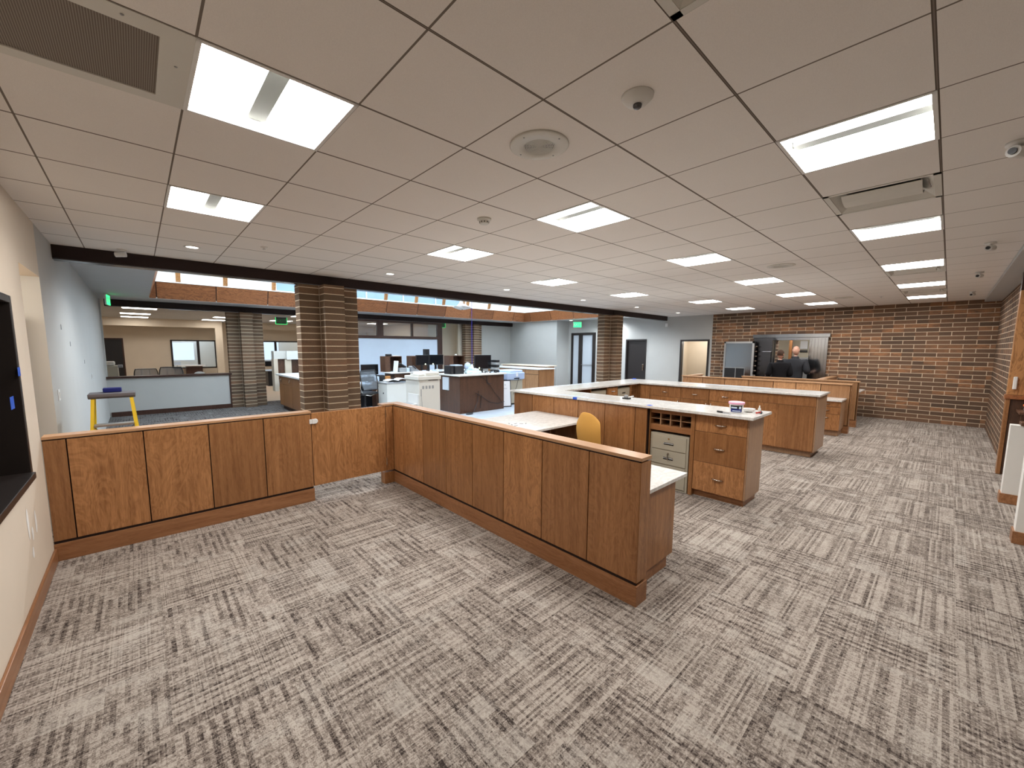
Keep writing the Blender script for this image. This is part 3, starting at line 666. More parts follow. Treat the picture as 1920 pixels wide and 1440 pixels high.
# ---------------------------------------------------------------- the big stone topped counter
SZ0, SZ1 = 1.030, 1.062
o = B().prism([(4.83, 1.352), (5.50, 1.352), (5.50, 4.50), (8.06, 4.50), (8.06, 1.335), (8.86, 1.335), (8.93, 5.17), (4.83, 5.17)], SZ0, SZ1).go('stone_worktop', 'stone', bevel=.003)
tag(o, 'U shaped pale veined stone counter top on the cherry cabinets', 'counter top')
def pull(p, d, n, L, parent, name='handle', mat='chrome'):
    """a bowed bar handle: centre p, direction d, outward normal n"""
    p, d, n = Vector(p), Vector(d), Vector(n); pts = []; rr = []
    for k in range(9):
        a = k / 8 * 2 - 1; pts.append(p + d * (a * L / 2) + n * (.028 * (1 - a * a) + .001)); rr.append(.0045 + .0055 * (1 - a * a))
    return B().tube(pts, rr, 8).go(name, mat, parent, smooth=True)
# near arm: five and a bit plain panels facing the camera side
t = thing('panelled_cabinet', 'tall cherry panels under the near arm of the stone counter, behind the mustard chair', 'cabinet', (4.87, 2.58, 0))
yy = [5.10, 4.653, 4.179, 3.702, 3.230, 2.758, 2.585]
for a, c_ in zip(yy[:-1], yy[1:]): B().box(4.865, 4.884, c_ + .0045, a - .0045, .10, 1.018).go('panel', 'wood', t, .001)
B().box(4.885, 5.46, 2.586, 5.10, .09, 1.029).go('carcass', 'reveal', t)
B().box(4.93, 5.44, 2.60, 5.08, 0, .09).go('kick', 'wood_y', t)
B().box(5.461, 5.479, 2.02, 4.52, .09, 1.02).go('back_panel', 'wood', t)
# open bay with pigeonholes above the filing cabinet
t = thing('pigeonhole_unit', 'cherry frame with eight pigeonholes above the putty filing cabinet', 'shelf unit', (4.94, 2.0, 0))
B().box(4.932, 5.46, 2.568, 2.584, 0, 1.029).go('side', 'wood', t); B().box(4.932, 5.46, 2.0, 2.045, 0, 1.029).go('side', 'wood', t)
f = B(); f.box(4.936, 5.40, 2.046, 2.567, .745, .822); f.box(4.936, 5.40, 2.046, 2.567, .968, 1.029); f.go('rail', 'wood_y', t, .001)
g = B(); w_ = (2.567 - 2.046) / 4
for k in range(1, 4): g.box(4.940, 5.30, 2.046 + k * w_ - .007, 2.046 + k * w_ + .007, .8225, .9675)
g.go('divider', 'wood_end', t)
B().box(4.945, 5.30, 2.046, 2.567, .892, .899).go('shelf', 'wood_end', t)
B().box(5.30, 5.31, 2.046, 2.567, .8225, .9675).go('back', 'reveal', t)
B().box(5.41, 5.43, 2.046, 2.567, 0, .745).go('bay_back', 'walnut', t)
t = thing('filing_cabinet', 'putty metal filing cabinet with two locked drawers and a door, under the near pigeonholes', 'filing cabinet', (4.93, 2.05, 0))
fx = 4.935
B().box(fx, 5.40, 2.058, 2.556, 0, .712).go('body', 'putty', t, .003)
for k, (za, zb) in enumerate(((.508, .690), (.318, .497))):
    d = B().box(fx - .012, fx - .0005, 2.086, 2.528, za, zb).go('drawer', 'putty', t, .003)
    zc = (za + zb) / 2 + .0
    B().box(fx - .0135, fx - .0122, 2.245, 2.370, zc - .025, zc + .005).go('recess', 'black', d)
    B().tube([(fx - .022, 2.243, zc - .004), (fx - .022, 2.372, zc - .004)], .004, 8).go('grip', 'alum', d)
    lk = B().lathe((0, 0, 0), [(.0, 0), (.010, 0), (.010, .006), (0, .006)], 14).xf(Matrix.Translation((fx - .0123, 2.307, zc + .055)) @ Matrix.Rotation(R(-90), 4, 'Y')).go('lock', 'chrome', d)
    if k == 1: B().box(fx - .040, fx - .020, 2.303, 2.311, zc + .045, zc + .060).box(fx - .034, fx - .030, 2.30, 2.312, zc - .03, zc + .045).go('key', 'chrome', d)
d = B().box(fx - .012, fx - .0005, 2.086, 2.528, .030, .300).go('door', 'putty', t, .003)
for z in (.08, .25): B().box(fx - .015, fx - .0122, 2.088, 2.094, z - .02, z + .02).go('hinge', 'alum', d)
# drawer stack at the end
t = thing('drawer_cabinet', 'cherry cabinet with three wide drawers at the near end of the stone counter', 'cabinet', (4.94, 1.42, 0))
for k, (za, zb) in enumerate(((.816, 1.012), (.447, .811), (.088, .442))):
    d = B().box(4.940, 4.960, 1.434, 1.996, za, zb).go('drawer', 'wood_drawer', t, .001)
    pull((4.940, 1.712, (za + zb) / 2 + (-.004 if k == 0 else .0)), (0, 1, 0), (-1, 0, 0), .130, d)
B().box(4.961, 5.455, 1.436, 1.999, .085, 1.029).go('carcass', 'wood', t)
B().box(4.945, 5.455, 1.415, 1.433, .085, 1.029).go('end_panel', 'wood_end', t, .001)
B().box(5.0, 5.42, 1.445, 1.999, 0, .084).go('kick', 'wood_y', t)
# far arm, fronts face -x
t = thing('cabinet_run', 'run of cherry drawers and doors under the far arm of the stone counter', 'cabinet', (8.12, 1.40, 0))
fx = 8.12; ds = [4.50, 4.278, 3.605, 3.055, 2.480, 1.385]
for k, (a, c_) in enumerate(zip(ds[:-1], ds[1:])):
    if k == 0:
        B().box(fx, fx + .02, c_ + .003, a, .10, 1.015).go('filler', 'wood', t); continue
    if k < 4:
        d = B().box(fx, fx + .02, c_ + .003, a - .003, .800, 1.015).go('drawer', 'wood_drawer', t, .001); pull((fx, (a + c_) / 2, .895), (0, 1, 0), (-1, 0, 0), .13, d)
        dd = B().box(fx, fx + .02, c_ + .003, a - .003, .11, .795).go('door', 'wood_drawer', t, .001)
        yh = c_ + .045 if k in (1, 2) else a - .045
        pull((fx, yh, .70), (0, 0, 1), (-1, 0, 0), .11, dd)
    else:
        B().box(fx, fx + .02, c_ + .003, a - .003, .858, 1.015).go('apron', 'wood_drawer', t, .001)
        mid = (a + c_) / 2 - .03
        B().box(fx, fx + .02, mid + .001, a - .003, .11, .853).go('door', 'wood_drawer', t, .001); B().box(fx, fx + .02, c_ + .003, mid - .001, .11, .853).go('door', 'wood_drawer', t, .001)
B().box(fx + .021, 8.84, 1.39, 5.10, .09, 1.029).go('carcass', 'wood', t)
B().box(fx + .002, 8.84, 1.366, 1.384, .10, 1.029).go('end_panel', 'wood_end', t, .001)
B().box(8.19, 8.74, 1.42, 5.08, 0, .089).go('kick', 'wood_end', t)
# back arm, fronts face -y
t = thing('cabinet_run', 'cherry frame under the back arm of the stone counter with pigeonholes at its right end', 'cabinet', (5.5, 4.58, 0))
for x in (5.512, 6.40, 6.975, 7.33, 7.865, 8.097): B().box(x - .012, x + .012, 4.575, 5.05, 0, 1.029).go('upright', 'wood', t)
B().box(5.48, 8.10, 5.05, 5.08, 0, 1.029).go('back', 'wood', t)
d = B().box(6.99, 7.318, 4.57, 4.59, .84, 1.0).go('drawer', 'wood_drawer', t, .001); pull((7.155, 4.57, .925), (1, 0, 0), (0, -1, 0), .11, d, 'handle', 'white')
B().box(6.99, 7.318, 4.57, 4.59, .10, .83).go('door', 'wood_drawer', t, .001)
g = B(); g.box(7.883, 8.083, 4.575, 4.95, .78, .80); g.box(7.883, 8.083, 4.575, 4.95, .98, 1.02)
for k in range(6): g.box(7.883 + k * .04 - .003, 7.883 + k * .04 + .003, 4.58, 4.95, .80, .98)
g.box(7.883, 8.083, 4.58, 4.95, .888, .894); g.go('pigeonholes', 'wood', t)
for k, (xa, xb, w) in enumerate(((6.42, 6.955, 'left'), (7.347, 7.849, 'right'))):
    q = thing('filing_cabinet', 'putty filing cabinet under the back arm of the stone counter, the %s one of two' % w, 'filing cabinet', (xa, 4.6, 0), 'filing cabinets in the back arm')
    B().box(xa, xb, 4.60, 5.03, 0, .965).go('body', 'putty', q, .003)
    for za, zb in ((.66, .945), (.36, .645), (.05, .345)):
        d = B().box(xa + .02, xb - .02, 4.588, 4.5995, za, zb).go('drawer', 'putty', q, .002); xm = (xa + xb) / 2
        B().box(xm - .06, xm + .06, 4.5865, 4.5875, zb - .10, zb - .075).go('recess', 'black', d)
# tape and things on the counter
def tape(x0, x1, y0, y1, label, z=SZ1): tag(B().box(x0, x1, y0, y1, z + .0003, z + .0013).go('tape_strip', 'blue_tape'), label, 'tape')
tag(B().box(4.828, 4.874, 3.70, 3.775, SZ1 + .0003, SZ1 + .0012).box(4.8265, 4.8285, 3.70, 3.775, SZ0 + .001, SZ1 + .0012).go('tape_strip', 'blue_tape'), 'piece of blue tape folded over the front edge of the stone counter', 'tape')
tape(4.85, 4.93, 2.54, 2.60, 'small blue tape patch on the counter above the pigeonholes')
tag(B().box(8.80, 8.90, 5.03, 5.13, SZ1 + .0003, SZ1 + .004).box(8.84, 8.87, 5.04, 5.11, SZ1 + .004, SZ1 + .02).go('tape_strip', 'blue_tape', bevel=.002), 'blue tape lump on the far left corner of the stone counter', 'tape')
b = B(); b.box(4.90, 4.915, 2.7, 5.0, SZ1 + .0002, SZ1 + .001); b.box(4.96, 5.0, 3.6, 5.05, SZ1 + .0002, SZ1 + .001)
tag(b.go('film_strip', 'blue_white'), 'long bluish protective film strips on the near arm of the stone counter', 'film')
b = B(); b.box(5.3, 7.4, 5.06, 5.12, SZ1 + .0002, SZ1 + .001); tag(b.go('film_strip', 'blue_white'), 'bluish protective film strip along the back arm of the stone counter', 'film')
b = B(); b.box(8.70, 8.78, 2.2, 3.9, SZ1 + .0002, SZ1 + .001); tag(b.go('film_strip', 'blue_white'), 'bluish protective film strip along the far arm of the stone counter', 'film')
tag(B().box(4.845, 4.885, 5.09, 5.13, SZ1 + .0003, SZ1 + .004).go('corner_clip', 'black', bevel=.001), 'small dark clip on the left corner of the stone counter', 'clip')
t = thing('tape_dispenser', 'small black tool standing on the near arm of the stone counter', 'tool', (5.25, 3.13, SZ1))
B().box(5.21, 5.29, 3.07, 3.17, SZ1 + .001, SZ1 + .022).go('base', 'black', t, .004); B().lathe((5.25, 3.13, SZ1 + .022), [(.028, 0), (.028, .03), (.02, .036), (0, .037)], 14).go('head', 'grey_plastic', t)
B().tube([(5.25, 3.09, SZ1 + .03), (5.27, 3.02, SZ1 + .05)], .008, 8).go('lever', 'white', t)
# pink lidded bucket
bx, by = 5.07, 1.60
t = thing('bucket', 'small white bucket with a pink lid and blue label on the stone counter', 'bucket', (bx, by, SZ1))
B().lathe((bx, by, SZ1 + .001), [(.0, 0), (.060, 0), (.064, .004), (.073, .112), (.076, .114)], 32, True).go('tub', 'white', t, smooth=False)
k = N('pink_lid', .45); k.base((0.88, 0.45, 0.62))
B().lathe((bx, by, SZ1 + .116), [(.081, -.012), (.083, 0), (.083, .010), (.078, .014), (.070, .012), (0, .012)], 32, False).go('lid', k.m, t, smooth=False)
def wrap(z0, z1, a0, a1, off, n=12):
    b = B(); v = []
    for i in range(n + 1):
        a = a0 + (a1 - a0) * i / n
        for z in (z0, z1):
            r = .064 + (z - .004) * .009 / .108 + off; v.append((bx + r * math.cos(a), by + r * math.sin(a), SZ1 + .001 + z))
    return b.add(v, [(2 * i, 2 * i + 2, 2 * i + 3, 2 * i + 1) for i in range(n)])
aw = math.atan2(-by, -bx)
lb = wrap(.014, .092, aw - .95, aw + .95, .0008).go('label_band', 'black', t)
wrap(.014, .052, aw - .94, aw + .94, .0014).go('blue_band', 'navy', lb)
q = wrap(.058, .074, aw - .80, aw + .10, .0018); q.add(*(lambda w: (w.v, w.f))(wrap(.024, .034, aw - .60, aw + .70, .0018))); q.add(*(lambda w: (w.v, w.f))(wrap(.052, .080, aw + .38, aw + .72, .0018))); q.go('print', 'blue_white', lb)
# tools around the bucket
def on(label, name, cat, b, mat, **kw): return tag(b.go(name, mat, **kw), label, cat)
on('dark putty knife lying left of the pink lidded bucket', 'putty_knife', 'tool', B().tube([(4.93, 1.70, SZ1 + .012), (4.95, 1.76, SZ1 + .012)], .011, 8).box(4.93, 4.965, 1.63, 1.70, SZ1 + .008, SZ1 + .011), 'black')
on('thin grey blade lying between the putty knife and the bucket', 'scraper', 'tool', B().box(4.90, 4.925, 1.60, 1.69, SZ1 + .001, SZ1 + .006), 'grey_plastic')
t = thing('paper_bowl', 'grey and white bowl of dark filler right of the bucket', 'bowl', (5.24, 1.52, SZ1))
B().lathe((5.24, 1.52, SZ1 + .001), [(.035, 0), (.062, .030), (.066, .042), (.062, .042), (.055, .030), (0, .022)], 20).go('bowl', 'white', t, smooth=True)
B().lathe((5.24, 1.52, SZ1 + .028), [(0, .012), (.05, .010), (.056, 0), (0, 0)], 16).go('filler', 'grey_plastic', t)
t = thing('pliers', 'red and black pliers near the corner of the stone counter', 'pliers', (5.30, 1.42, SZ1))
B().tube([(5.16, 1.42, SZ1 + .012), (5.22, 1.40, SZ1 + .012), (5.27, 1.405, SZ1 + .012)], .009, 8).go('red_grip', paint('red_grip', (.45, .03, .02), .5), t)
B().tube([(5.18, 1.375, SZ1 + .012), (5.23, 1.385, SZ1 + .012), (5.27, 1.405, SZ1 + .012)], .009, 8).go('black_grip', 'black', t)
B().tube([(5.27, 1.405, SZ1 + .013), (5.32, 1.41, SZ1 + .013)], [.012, .004], 8).go('jaws', 'steel_dark', t)
on('tiny bottle with a pale cap behind the pliers', 'glue_bottle', 'bottle', B().lathe((5.38, 1.45, SZ1 + .001), [(0, 0), (.016, 0), (.016, .035), (.006, .05), (.006, .07), (0, .071)], 12), 'offwhite', smooth=True)
on('crumpled white paper scrap behind the pliers on the stone counter', 'paper_scrap', 'paper', B().ball((5.33, 1.53, SZ1 + .019), .05, .04, .017, 7, 5), 'paper')

# ---------------------------------------------------------------- partitions by the brick wall
t = thing('low_partition', 'long cherry partition behind the stone counter, in front of the strongroom', 'partition', (11.1, 1.33, 0))
yy = [1.33, 1.845, 2.30, 2.742, 3.274, 3.813, 4.369, 4.90]
for a, c_ in zip(yy[:-1], yy[1:]): B().box(11.10, 11.119, a + .006, c_ - .006, .172, 1.030).go('panel', 'wood_pale', t)
B().box(11.119, 11.22, 1.35, 4.90, .16, 1.04).go('core', 'reveal', t)
B().box(11.10, 11.235, 1.325, 1.345, .172, 1.030).go('end_panel', 'wood', t)
B().box(11.095, 11.24, 1.32, 4.92, 0, .158).go('base_board', 'wood_y', t)
B().box(11.085, 11.24, 1.32, 4.92, 1.040, 1.064).go('cap', 'cap_y', t)
B().box(11.24, 12.2, 4.78, 4.92, 1.036, 1.064).go('return_cap', 'cap_x', t); B().box(11.24, 12.2, 4.80, 4.90, 0, 1.036).go('return_panel', 'wood', t)
t = thing('drawer_desk', 'low cherry drawer pedestal with a white stone top against the partition near the brick wall', 'desk', (10.56, 1.4, 0))
B().box(10.50, 11.094, 1.385, 3.2, .728, .758).go('worktop', 'stone', t)
for k, (za, zb) in enumerate(((.612, .722), (.462, .606), (.12, .456))):
    d = B().box(10.56, 10.58, 1.40, 1.90, za, zb).go('drawer', 'wood_drawer', t, .001); pull((10.56, 1.64, (za + zb) / 2 + (.09 if k == 2 else 0)), (0, 1, 0), (-1, 0, 0), .13, d)
B().box(10.581, 11.09, 1.40, 1.90, .12, .727).go('carcass', 'wood_end', t); B().box(10.62, 11.06, 1.42, 1.88, 0, .12).go('kick', 'wood_end', t)
t = thing('low_partition', 'shorter cherry partition just before the brick wall with a return to the wall', 'partition', (12.15, 1.33, 0))
for a, c_ in ((1.33, 1.90), (1.90, 2.50), (2.50, 3.10), (3.10, 3.75)): B().box(12.15, 12.169, a + .006, c_ - .006, .172, 1.03).go('panel', 'wood_pale', t)
B().box(12.169, 12.28, 1.35, 3.75, .16, 1.04).go('core', 'wood', t); B().box(12.15, 12.29, 1.33, 1.35, .172, 1.03).go('end_panel', 'wood', t)
B().box(12.145, 12.30, 1.32, 3.76, 0, .158).go('base_board', 'wood_y', t); B().box(12.14, 12.30, 1.32, 3.76, 1.04, 1.064).go('cap', 'cap_y', t)
B().box(12.30, 14.31, 2.02, 2.16, 1.04, 1.064).go('return_cap', 'cap_x', t); B().box(12.30, 14.31, 2.04, 2.14, 0, 1.04).go('return_panel', 'wood', t)
t = thing('counter_shelf', 'white stone worktop on the far side of the last partition, reaching the brick wall', 'shelf', (12.3, 1.4, 0))
B().box(12.301, 14.0, 1.40, 2.039, .728, .758).go('worktop', 'stone', t); B().box(12.35, 13.9, 1.60, 1.64, 0, .727).go('support', 'walnut', t)

# ---------------------------------------------------------------- strongroom door in the brick wall
t = thing('strongroom_surround', 'stainless steel surround of the strongroom doorway in the brick wall', 'door frame', (XE, 2.3, 0))
fr = 14.24
B().box(fr, XE - .001, 2.29, 2.715, 0, 2.13).go('right_jamb', 'steel', t, .004); B().box(fr, XE - .001, 3.55, 4.13, 0, 2.13).go('left_jamb', 'steel_dark', t, .004)
B().box(fr, XE - .001, 2.7155, 3.5495, 2.055, 2.13).go('lintel', 'steel', t); B().box(fr - .03, XE - .001, 2.25, 4.15, 2.131, 2.235).go('head', 'steel', t, .006)
g = B()
for k in range(5): g.box(fr - .004, fr - .0005, 2.36 + k * .075, 2.363 + k * .075, .02, 2.1)
g.go('groove', 'steel_dark', t)
t = thing('vault_door', 'thick open stainless strongroom door with a row of bolts on its edge', 'door', (13.75, 4.7, 0))
D0, D1 = 13.76, 13.98; q0, q1 = 3.96, 4.80
B().box(D0, D1, q0, q1, .04, 2.02).go('leaf', 'steel_dark', t, .004)
fr_ = B()
for y0, y1, z0, z1 in ((q0, q0 + .055, .04, 2.02), (q1 - .045, q1, .04, 2.02), (q0, q1, 1.965, 2.02), (q0, q1, .04, .09)): fr_.box(D0 - .02, D0 - .0005, y0, y1, z0, z1)
fr_.go('edge_frame', 'alum', t); B().box(D0 - .008, D0 - .0005, q0 + .056, q1 - .046, 1.22, 1.964).go('face_plate', 'steel', t)
B().box(D0 - .008, D0 - .0005, q0 + .056, q0 + .22, .091, 1.219).go('lower_plate', 'steel', t)
B().box(D0 - .012, D0 - .0005, q0 + .225, q1 - .047, .091, 1.20).go('dark_window', 'black', t)
g = B(); g.box(D0 - .02, D0 - .0125, q0 + .22, q0 + .235, .091, 1.22); g.box(D0 - .02, D0 - .0125, q0 + .47, q0 + .485, .091, 1.20); g.box(D0 - .02, D0 - .0125, q0 + .22, q1 - .047, 1.20, 1.22); g.go('window_bar', 'alum', t)
for k in range(8): B().tube([(D0 + .08, q0 + .002, .85 + k * .145), (D0 + .08, q0 - .055, .85 + k * .145)], .022, 12).go('bolt', 'chrome', t)
tag(B().box(14.02, 14.235, 3.56, 3.93, 0, 2.11).box(13.98, 14.02, 3.58, 3.80, .02, 1.72).go('vault_hinge_post', 'steel_dark', bevel=.004), 'dark steel hinge post between the open strongroom door and its doorway', 'hinge post')
# inside the strongroom
tag(B().box(15.6, 15.7, 3.42, 3.50, 0, 2.199).go('timber_post', 'wood'), 'thin brown timber post inside the strongroom', 'post'); tag(B().box(15.6, 15.7, 2.4, 4.2, 2.20, 2.26).go('timber_rail', 'wood'), 'brown timber rail across the top of the strongroom', 'rail')
tag(B().box(16.36, 16.395, 3.16, 3.36, 1.80, 2.06).go('paper_notice', 'paper'), 'white sheet on the strongroom wall above the bald man', 'notice')
tag(B().box(16.34, 16.395, 3.16, 3.36, 1.70, 1.76).go('wall_hooks', 'black'), 'dark hook rail under the white sheet in the strongroom', 'hooks')
tag(B().box(16.0, 16.3, 1.0, 3.30, 0, 1.52).go('metal_locker', 'grey_plastic', bevel=.01), 'grey metal cabinet inside the strongroom', 'cabinet')

# ---------------------------------------------------------------- doors in the grey wall
def casing(name, y0, y1, z, label, x=XE, w=.06):
    b = B(); b.box(x - .02, x + .12, y0, y0 + w, 0, z); b.box(x - .02, x + .12, y1 - w, y1, 0, z); b.box(x - .02, x + .12, y0 + w, y1 - w, z - w, z)
    return struct(b.go(name, 'dark_frame'))
casing('door_1', DB[0], DB[1], DB[2], '')
d2 = casing('door_2', DC[0], DC[1], DC[2], '')
struct(box('door_leaf', 'dark_frame', XE + .04, XE + .08, DC[0] + .06, DC[1] - .06, 0, DC[2] - .06, d2)); b = B().box(XE - .01, XE + .03, 7.84, 7.90, .95, 1.2); struct(b.go('door_handle', 'chrome', d2, .005))
b = B(); gx = XE - .02
b.box(gx, gx + .1, 10.05, 10.15, 0, 2.46); b.box(gx, gx + .1, 11.24, 11.34, 0, 2.46); b.box(gx, gx + .1, 10.15, 11.24, 2.36, 2.46); b.box(gx, gx + .1, 10.80, 10.93, 0, 2.36); b.box(gx, gx + .1, 10.15, 10.80, 0, .08)
b.box(gx, gx + .1, 10.15, 10.21, .08, 2.36); b.box(gx, gx + .1, 10.74, 10.80, .08, 2.36)
d3 = struct(b.go('door_3', 'dark_frame')); struct(box('pane', 'frost', gx + .04, gx + .05, 10.21, 10.74, .08, 2.36, d3)); struct(box('side_pane', 'frost', gx + .04, gx + .05, 10.93, 11.24, 0, 2.36, d3)); struct(box('push_bar', 'alum', gx - .03, gx + .0, 10.20, 10.76, 1.08, 1.10, d3))
t = tag(B().box(XE - .07, XE - .0005, 6.93, 7.02, 2.58, 2.70).go('motion_sensor', 'white', bevel=.01), 'small white wall sensor on the grey wall under the end of the beam', 'sensor')

# ---------------------------------------------------------------- exit signs
def exit_sign(loc, rz, label, bright, face='green'):
    t = thing('exit_sign', label, 'exit sign', loc, 'green exit signs')
    rot = Matrix.Rotation(rz, 4, 'Z')
    def mk(b, n, mat): b.xf(Matrix.Translation(loc) @ rot); return b.go(n, mat, t)
    mk(B().box(-.17, .17, -.03, .03, .10, .13), 'canopy', 'alum')
    if bright:
        mk(B().box(-.17, .17, -.016, .016, -.12, .10), 'housing', 'white'); mk(B().box(-.165, .165, -.020, -.0165, -.115, .095), 'face', 'green')
        text('lettering', 'EXIT', .17, 'white', Vector(loc) + rot.to_3x3() @ Vector((0, -.0225, -.01)), (R(90), 0, rz), t)
    else:
        mk(B().box(-.155, .155, -.008, .008, -.105, .099), 'panel', 'dark_frame')
        g = B(); g.box(-.17, .17, -.010, .010, -.12, -.1055); g.box(-.17, -.1555, -.010, .010, -.1055, .0995); g.box(.1555, .17, -.010, .010, -.1055, .0995); mk(g, 'lit_edge', 'green_dim')
        text('lettering', 'EXIT', .15, 'green_faint', Vector(loc) + rot.to_3x3() @ Vector((0, -.0105, -.01)), (R(90), 0, rz), t)
exit_sign((13.95, 10.75, 2.80), R(-50), 'bright green lit exit sign over the glass door', True)
exit_sign((3.55, 14.75, 2.66), R(-6), 'dark exit sign with green lit edges between the far column and the big brick column', False)
exit_sign((9.75, 14.75, 2.78), R(-6), 'dark exit sign with green lit edges in front of the far cream wall', False)
exit_sign((-.42, 12.9, CL - .132), R(82), 'narrow green glowing exit sign high beside the left wall of the lobby', True)

# ---------------------------------------------------------------- left wall fittings
b = B(); fx0, fx1 = XW - .155, XW + .018
b.box(fx0, fx1, WY0, WY0 + .05, WZ0, WZ1); b.box(fx0, fx1, WY1 - .05, WY1, WZ0, WZ1); b.box(fx0, fx1, WY0 + .05, WY1 - .05, WZ1 - .05, WZ1); b.box(fx0, fx1 + .02, WY0 + .05, WY1 - .05, WZ0, WZ0 + .045)
b.box(fx0 + .03, fx0 + .08, 3.2, 3.26, WZ0, WZ1)
w3 = struct(b.go('window_3', 'dark_frame', bevel=.004)); struct(box('pane', 'screen', fx0 + .01, fx0 + .02, WY0 + .05, WY1 - .05, WZ0 + .04, WZ1 - .05, w3))
tag(B().box(XW + .019, XW + .0205, 4.25, 4.33, 1.595, 1.655).go('tape_strip', 'blue_tape'), 'upper piece of blue tape, on the frame of the dark window', 'tape')
tag(B().box(XW + .019, XW + .0205, 3.93, 4.03, 1.40, 1.48).go('tape_strip', 'blue_tape'), 'lower, larger piece of blue tape on the dark window', 'tape')
def plate(x, y, z, label, w=.07, h=.115):
    t = thing('wall_plate', label, 'switch plate', (x, y, z)); B().box(x, x + .006, y - w / 2, y + w / 2, z - h / 2, z + h / 2).go('plate', 'white', t, .002); B().box(x + .006, x + .010, y - .016, y + .016, z - .03, z + .03).go('switch', 'offwhite', t)
plate(XW + .0005, 6.14, 1.30, 'white double switch plate on the lobby side of the left wall', .115)
plate(XW + .0005, 10.2, 1.28, 'small white switch plate farther along the left wall', .07)
for k, (y, z) in enumerate(((6.9, 2.02), (7.6, 1.83), (9.2, 1.56))):
    tag(B().box(XW + .0005, XW + .004, y - .012, y + .012, z - .03, z + .03).go('wall_anchor', 'grey_plastic'), 'small dark mark left by a fixing on the left wall, %s from the left' % ['first', 'second', 'third'][k], 'wall mark', 'fixing marks on the left wall')
pm = paint('filler_white', (0.80, 0.79, 0.76), .9)
for k, (y, z, h) in enumerate(((4.10, .60, .22), (4.20, .50, .10), (4.34, .54, .17), (4.62, .66, .20), (4.15, .38, .08))):
    v = []
    for j in range(14): a = j * 2 * math.pi / 14; v.append((XW + .0012, y + .028 * math.cos(a) * (1 + .2 * math.sin(3 * a + k)), z + h / 2 * math.sin(a)))
    if y > 4.55: continue
    tag(B().add(v, [tuple(range(14))]).go('filler_patch', pm), '%s white filler patch on the beige wall under the dark window' % ['tall middle', 'small left', 'highest right', '', 'lowest'][k], 'filler patch', 'filler patches under the window')

# ---------------------------------------------------------------- right side: tall oak panel, teller stubs
t = thing('oak_wall_panel', 'tall oak wall panel with white pulls, right of the brick wall', 'wall panel', (9.15, -.69, 0))
B().box(9.15, 9.28, -2.4, -.60, 1.16, 2.62).go('upper_panel', 'oak_v', t, .004); B().box(9.13, 9.285, -2.4, -.585, 1.10, 1.158).go('lower_rail', 'oak', t, .004)
B().box(9.17, 9.29, -2.4, -.640, 0, 1.099).go('lower_panel', 'walnut', t, .003); B().box(9.15, 9.2999, -.6395, -.60, 0, 1.099).go('post', 'wood', t, .003)
B().box(9.15, 9.29, -2.4, -.60, 2.62, C - .06).go('head_panel', 'trim_dark', t)
for z0, z1, y in ((1.24, 1.42, -.66), (2.45, 2.62, -.74)): B().box(9.115, 9.149, y - .02, y + .02, z0, z1).go('pull', 'white', t, .012, seg=3)
t = thing('ledge_shelf', 'dark wooden ledge on the tall oak wall panel', 'shelf', (8.8, -1, .9))
B().box(8.70, 9.16, -2.2, -.70, .93, .965).go('board', 'walnut', t, .003); B().box(8.74, 8.78, -2.2, -.72, .86, .93).go('front_rail', 'walnut', t)
tag(B().box(8.78, 9.05, -1.15, -.76, .966, 1.02).go('paper_stack', 'paper', bevel=.003), 'stack of white paper on the dark ledge of the oak panel', 'paper stack')
k = N('orange', .6); k.base((.85, .22, .06)); tag(B().box(8.77, 9.06, -1.16, -.75, 1.021, 1.045).go('orange_folder', k.m, bevel=.002), 'orange folder lying on the white paper stack on the dark ledge', 'folder')
def stub(x, label, zt):
    t = thing('teller_wall', label, 'low wall', (x, -.55, 0), 'white low walls at the right edge')
    B().box(x, x + .14, -2.3, -.55, 0, zt).go('wall_body', 'white_wall', t, .002)
    B().box(x - .014, x + .154, -2.3, -.536, 0, .115).go('base_board', 'wood_x', t, .003)
    B().box(x - .03, x + .17, -2.3, -.62, zt, zt + .04).go('cap', 'walnut', t, .006)
stub(7.44, 'farther of the two white low walls with brown bases', .93); stub(5.94, 'nearer of the two white low walls with brown bases', .96)

# ---------------------------------------------------------------- far half wall, framed partition, office beyond
b = B(); b.box(-.76, 2.0, YB, YB + .12, 0, .985); b.box(-.76, -.60, YB, YB + .12, .985, CL); struct(b.go('wall_half', 'grey_wall'))
b = B(); b.box(-.66, 2.03, YB - .05, YB + .18, .985, 1.035); b.box(1.96, 2.01, YB - .03, YB + .0, 0, .985); struct(b.go('trim_2', 'trim_dark')); struct(box('baseboard_far', 'trim_dark', -.60, 1.96, YB - .025, YB, 0, .12))
t = thing('glazed_partition', 'brown framed partition with a white panel coloured daylight blue and three small panes above', 'partition', (5.2, YB, 0))
yf0, yf1 = YB + .0, YB + .12
f = B(); f.box(5.0, 9.47, yf0, yf1, 2.14, 2.24); f.box(5.0, 9.47, yf0, yf1, 2.74, 2.814); f.go('rail', 'trim_dark', t)
for x0, x1 in ((5.0, 5.15), (6.63, 6.87), (9.25, 9.47)): B().box(x0, x1, yf0 - .002, yf1, 2.2401 if x1 < 9 and x0 > 5.1 else 0, 2.7399 if x1 < 9 and x0 > 5.1 else 2.1399).go('post', 'trim_dark', t)
B().box(9.25, 9.47, yf0, yf1, 2.2401, 2.7399).box(5.0, 5.15, yf0, yf1, 2.2401, 2.7399).box(8.06, 8.12, yf0, yf1, 2.2401, 2.7399).go('mullion', 'trim_dark', t)
for x0, x1 in ((5.15, 6.63), (6.87, 8.06), (8.12, 9.25)): B().box(x0, x1, yf0 + .05, yf0 + .056, 2.2401, 2.7399).go('pane', 'glass', t)
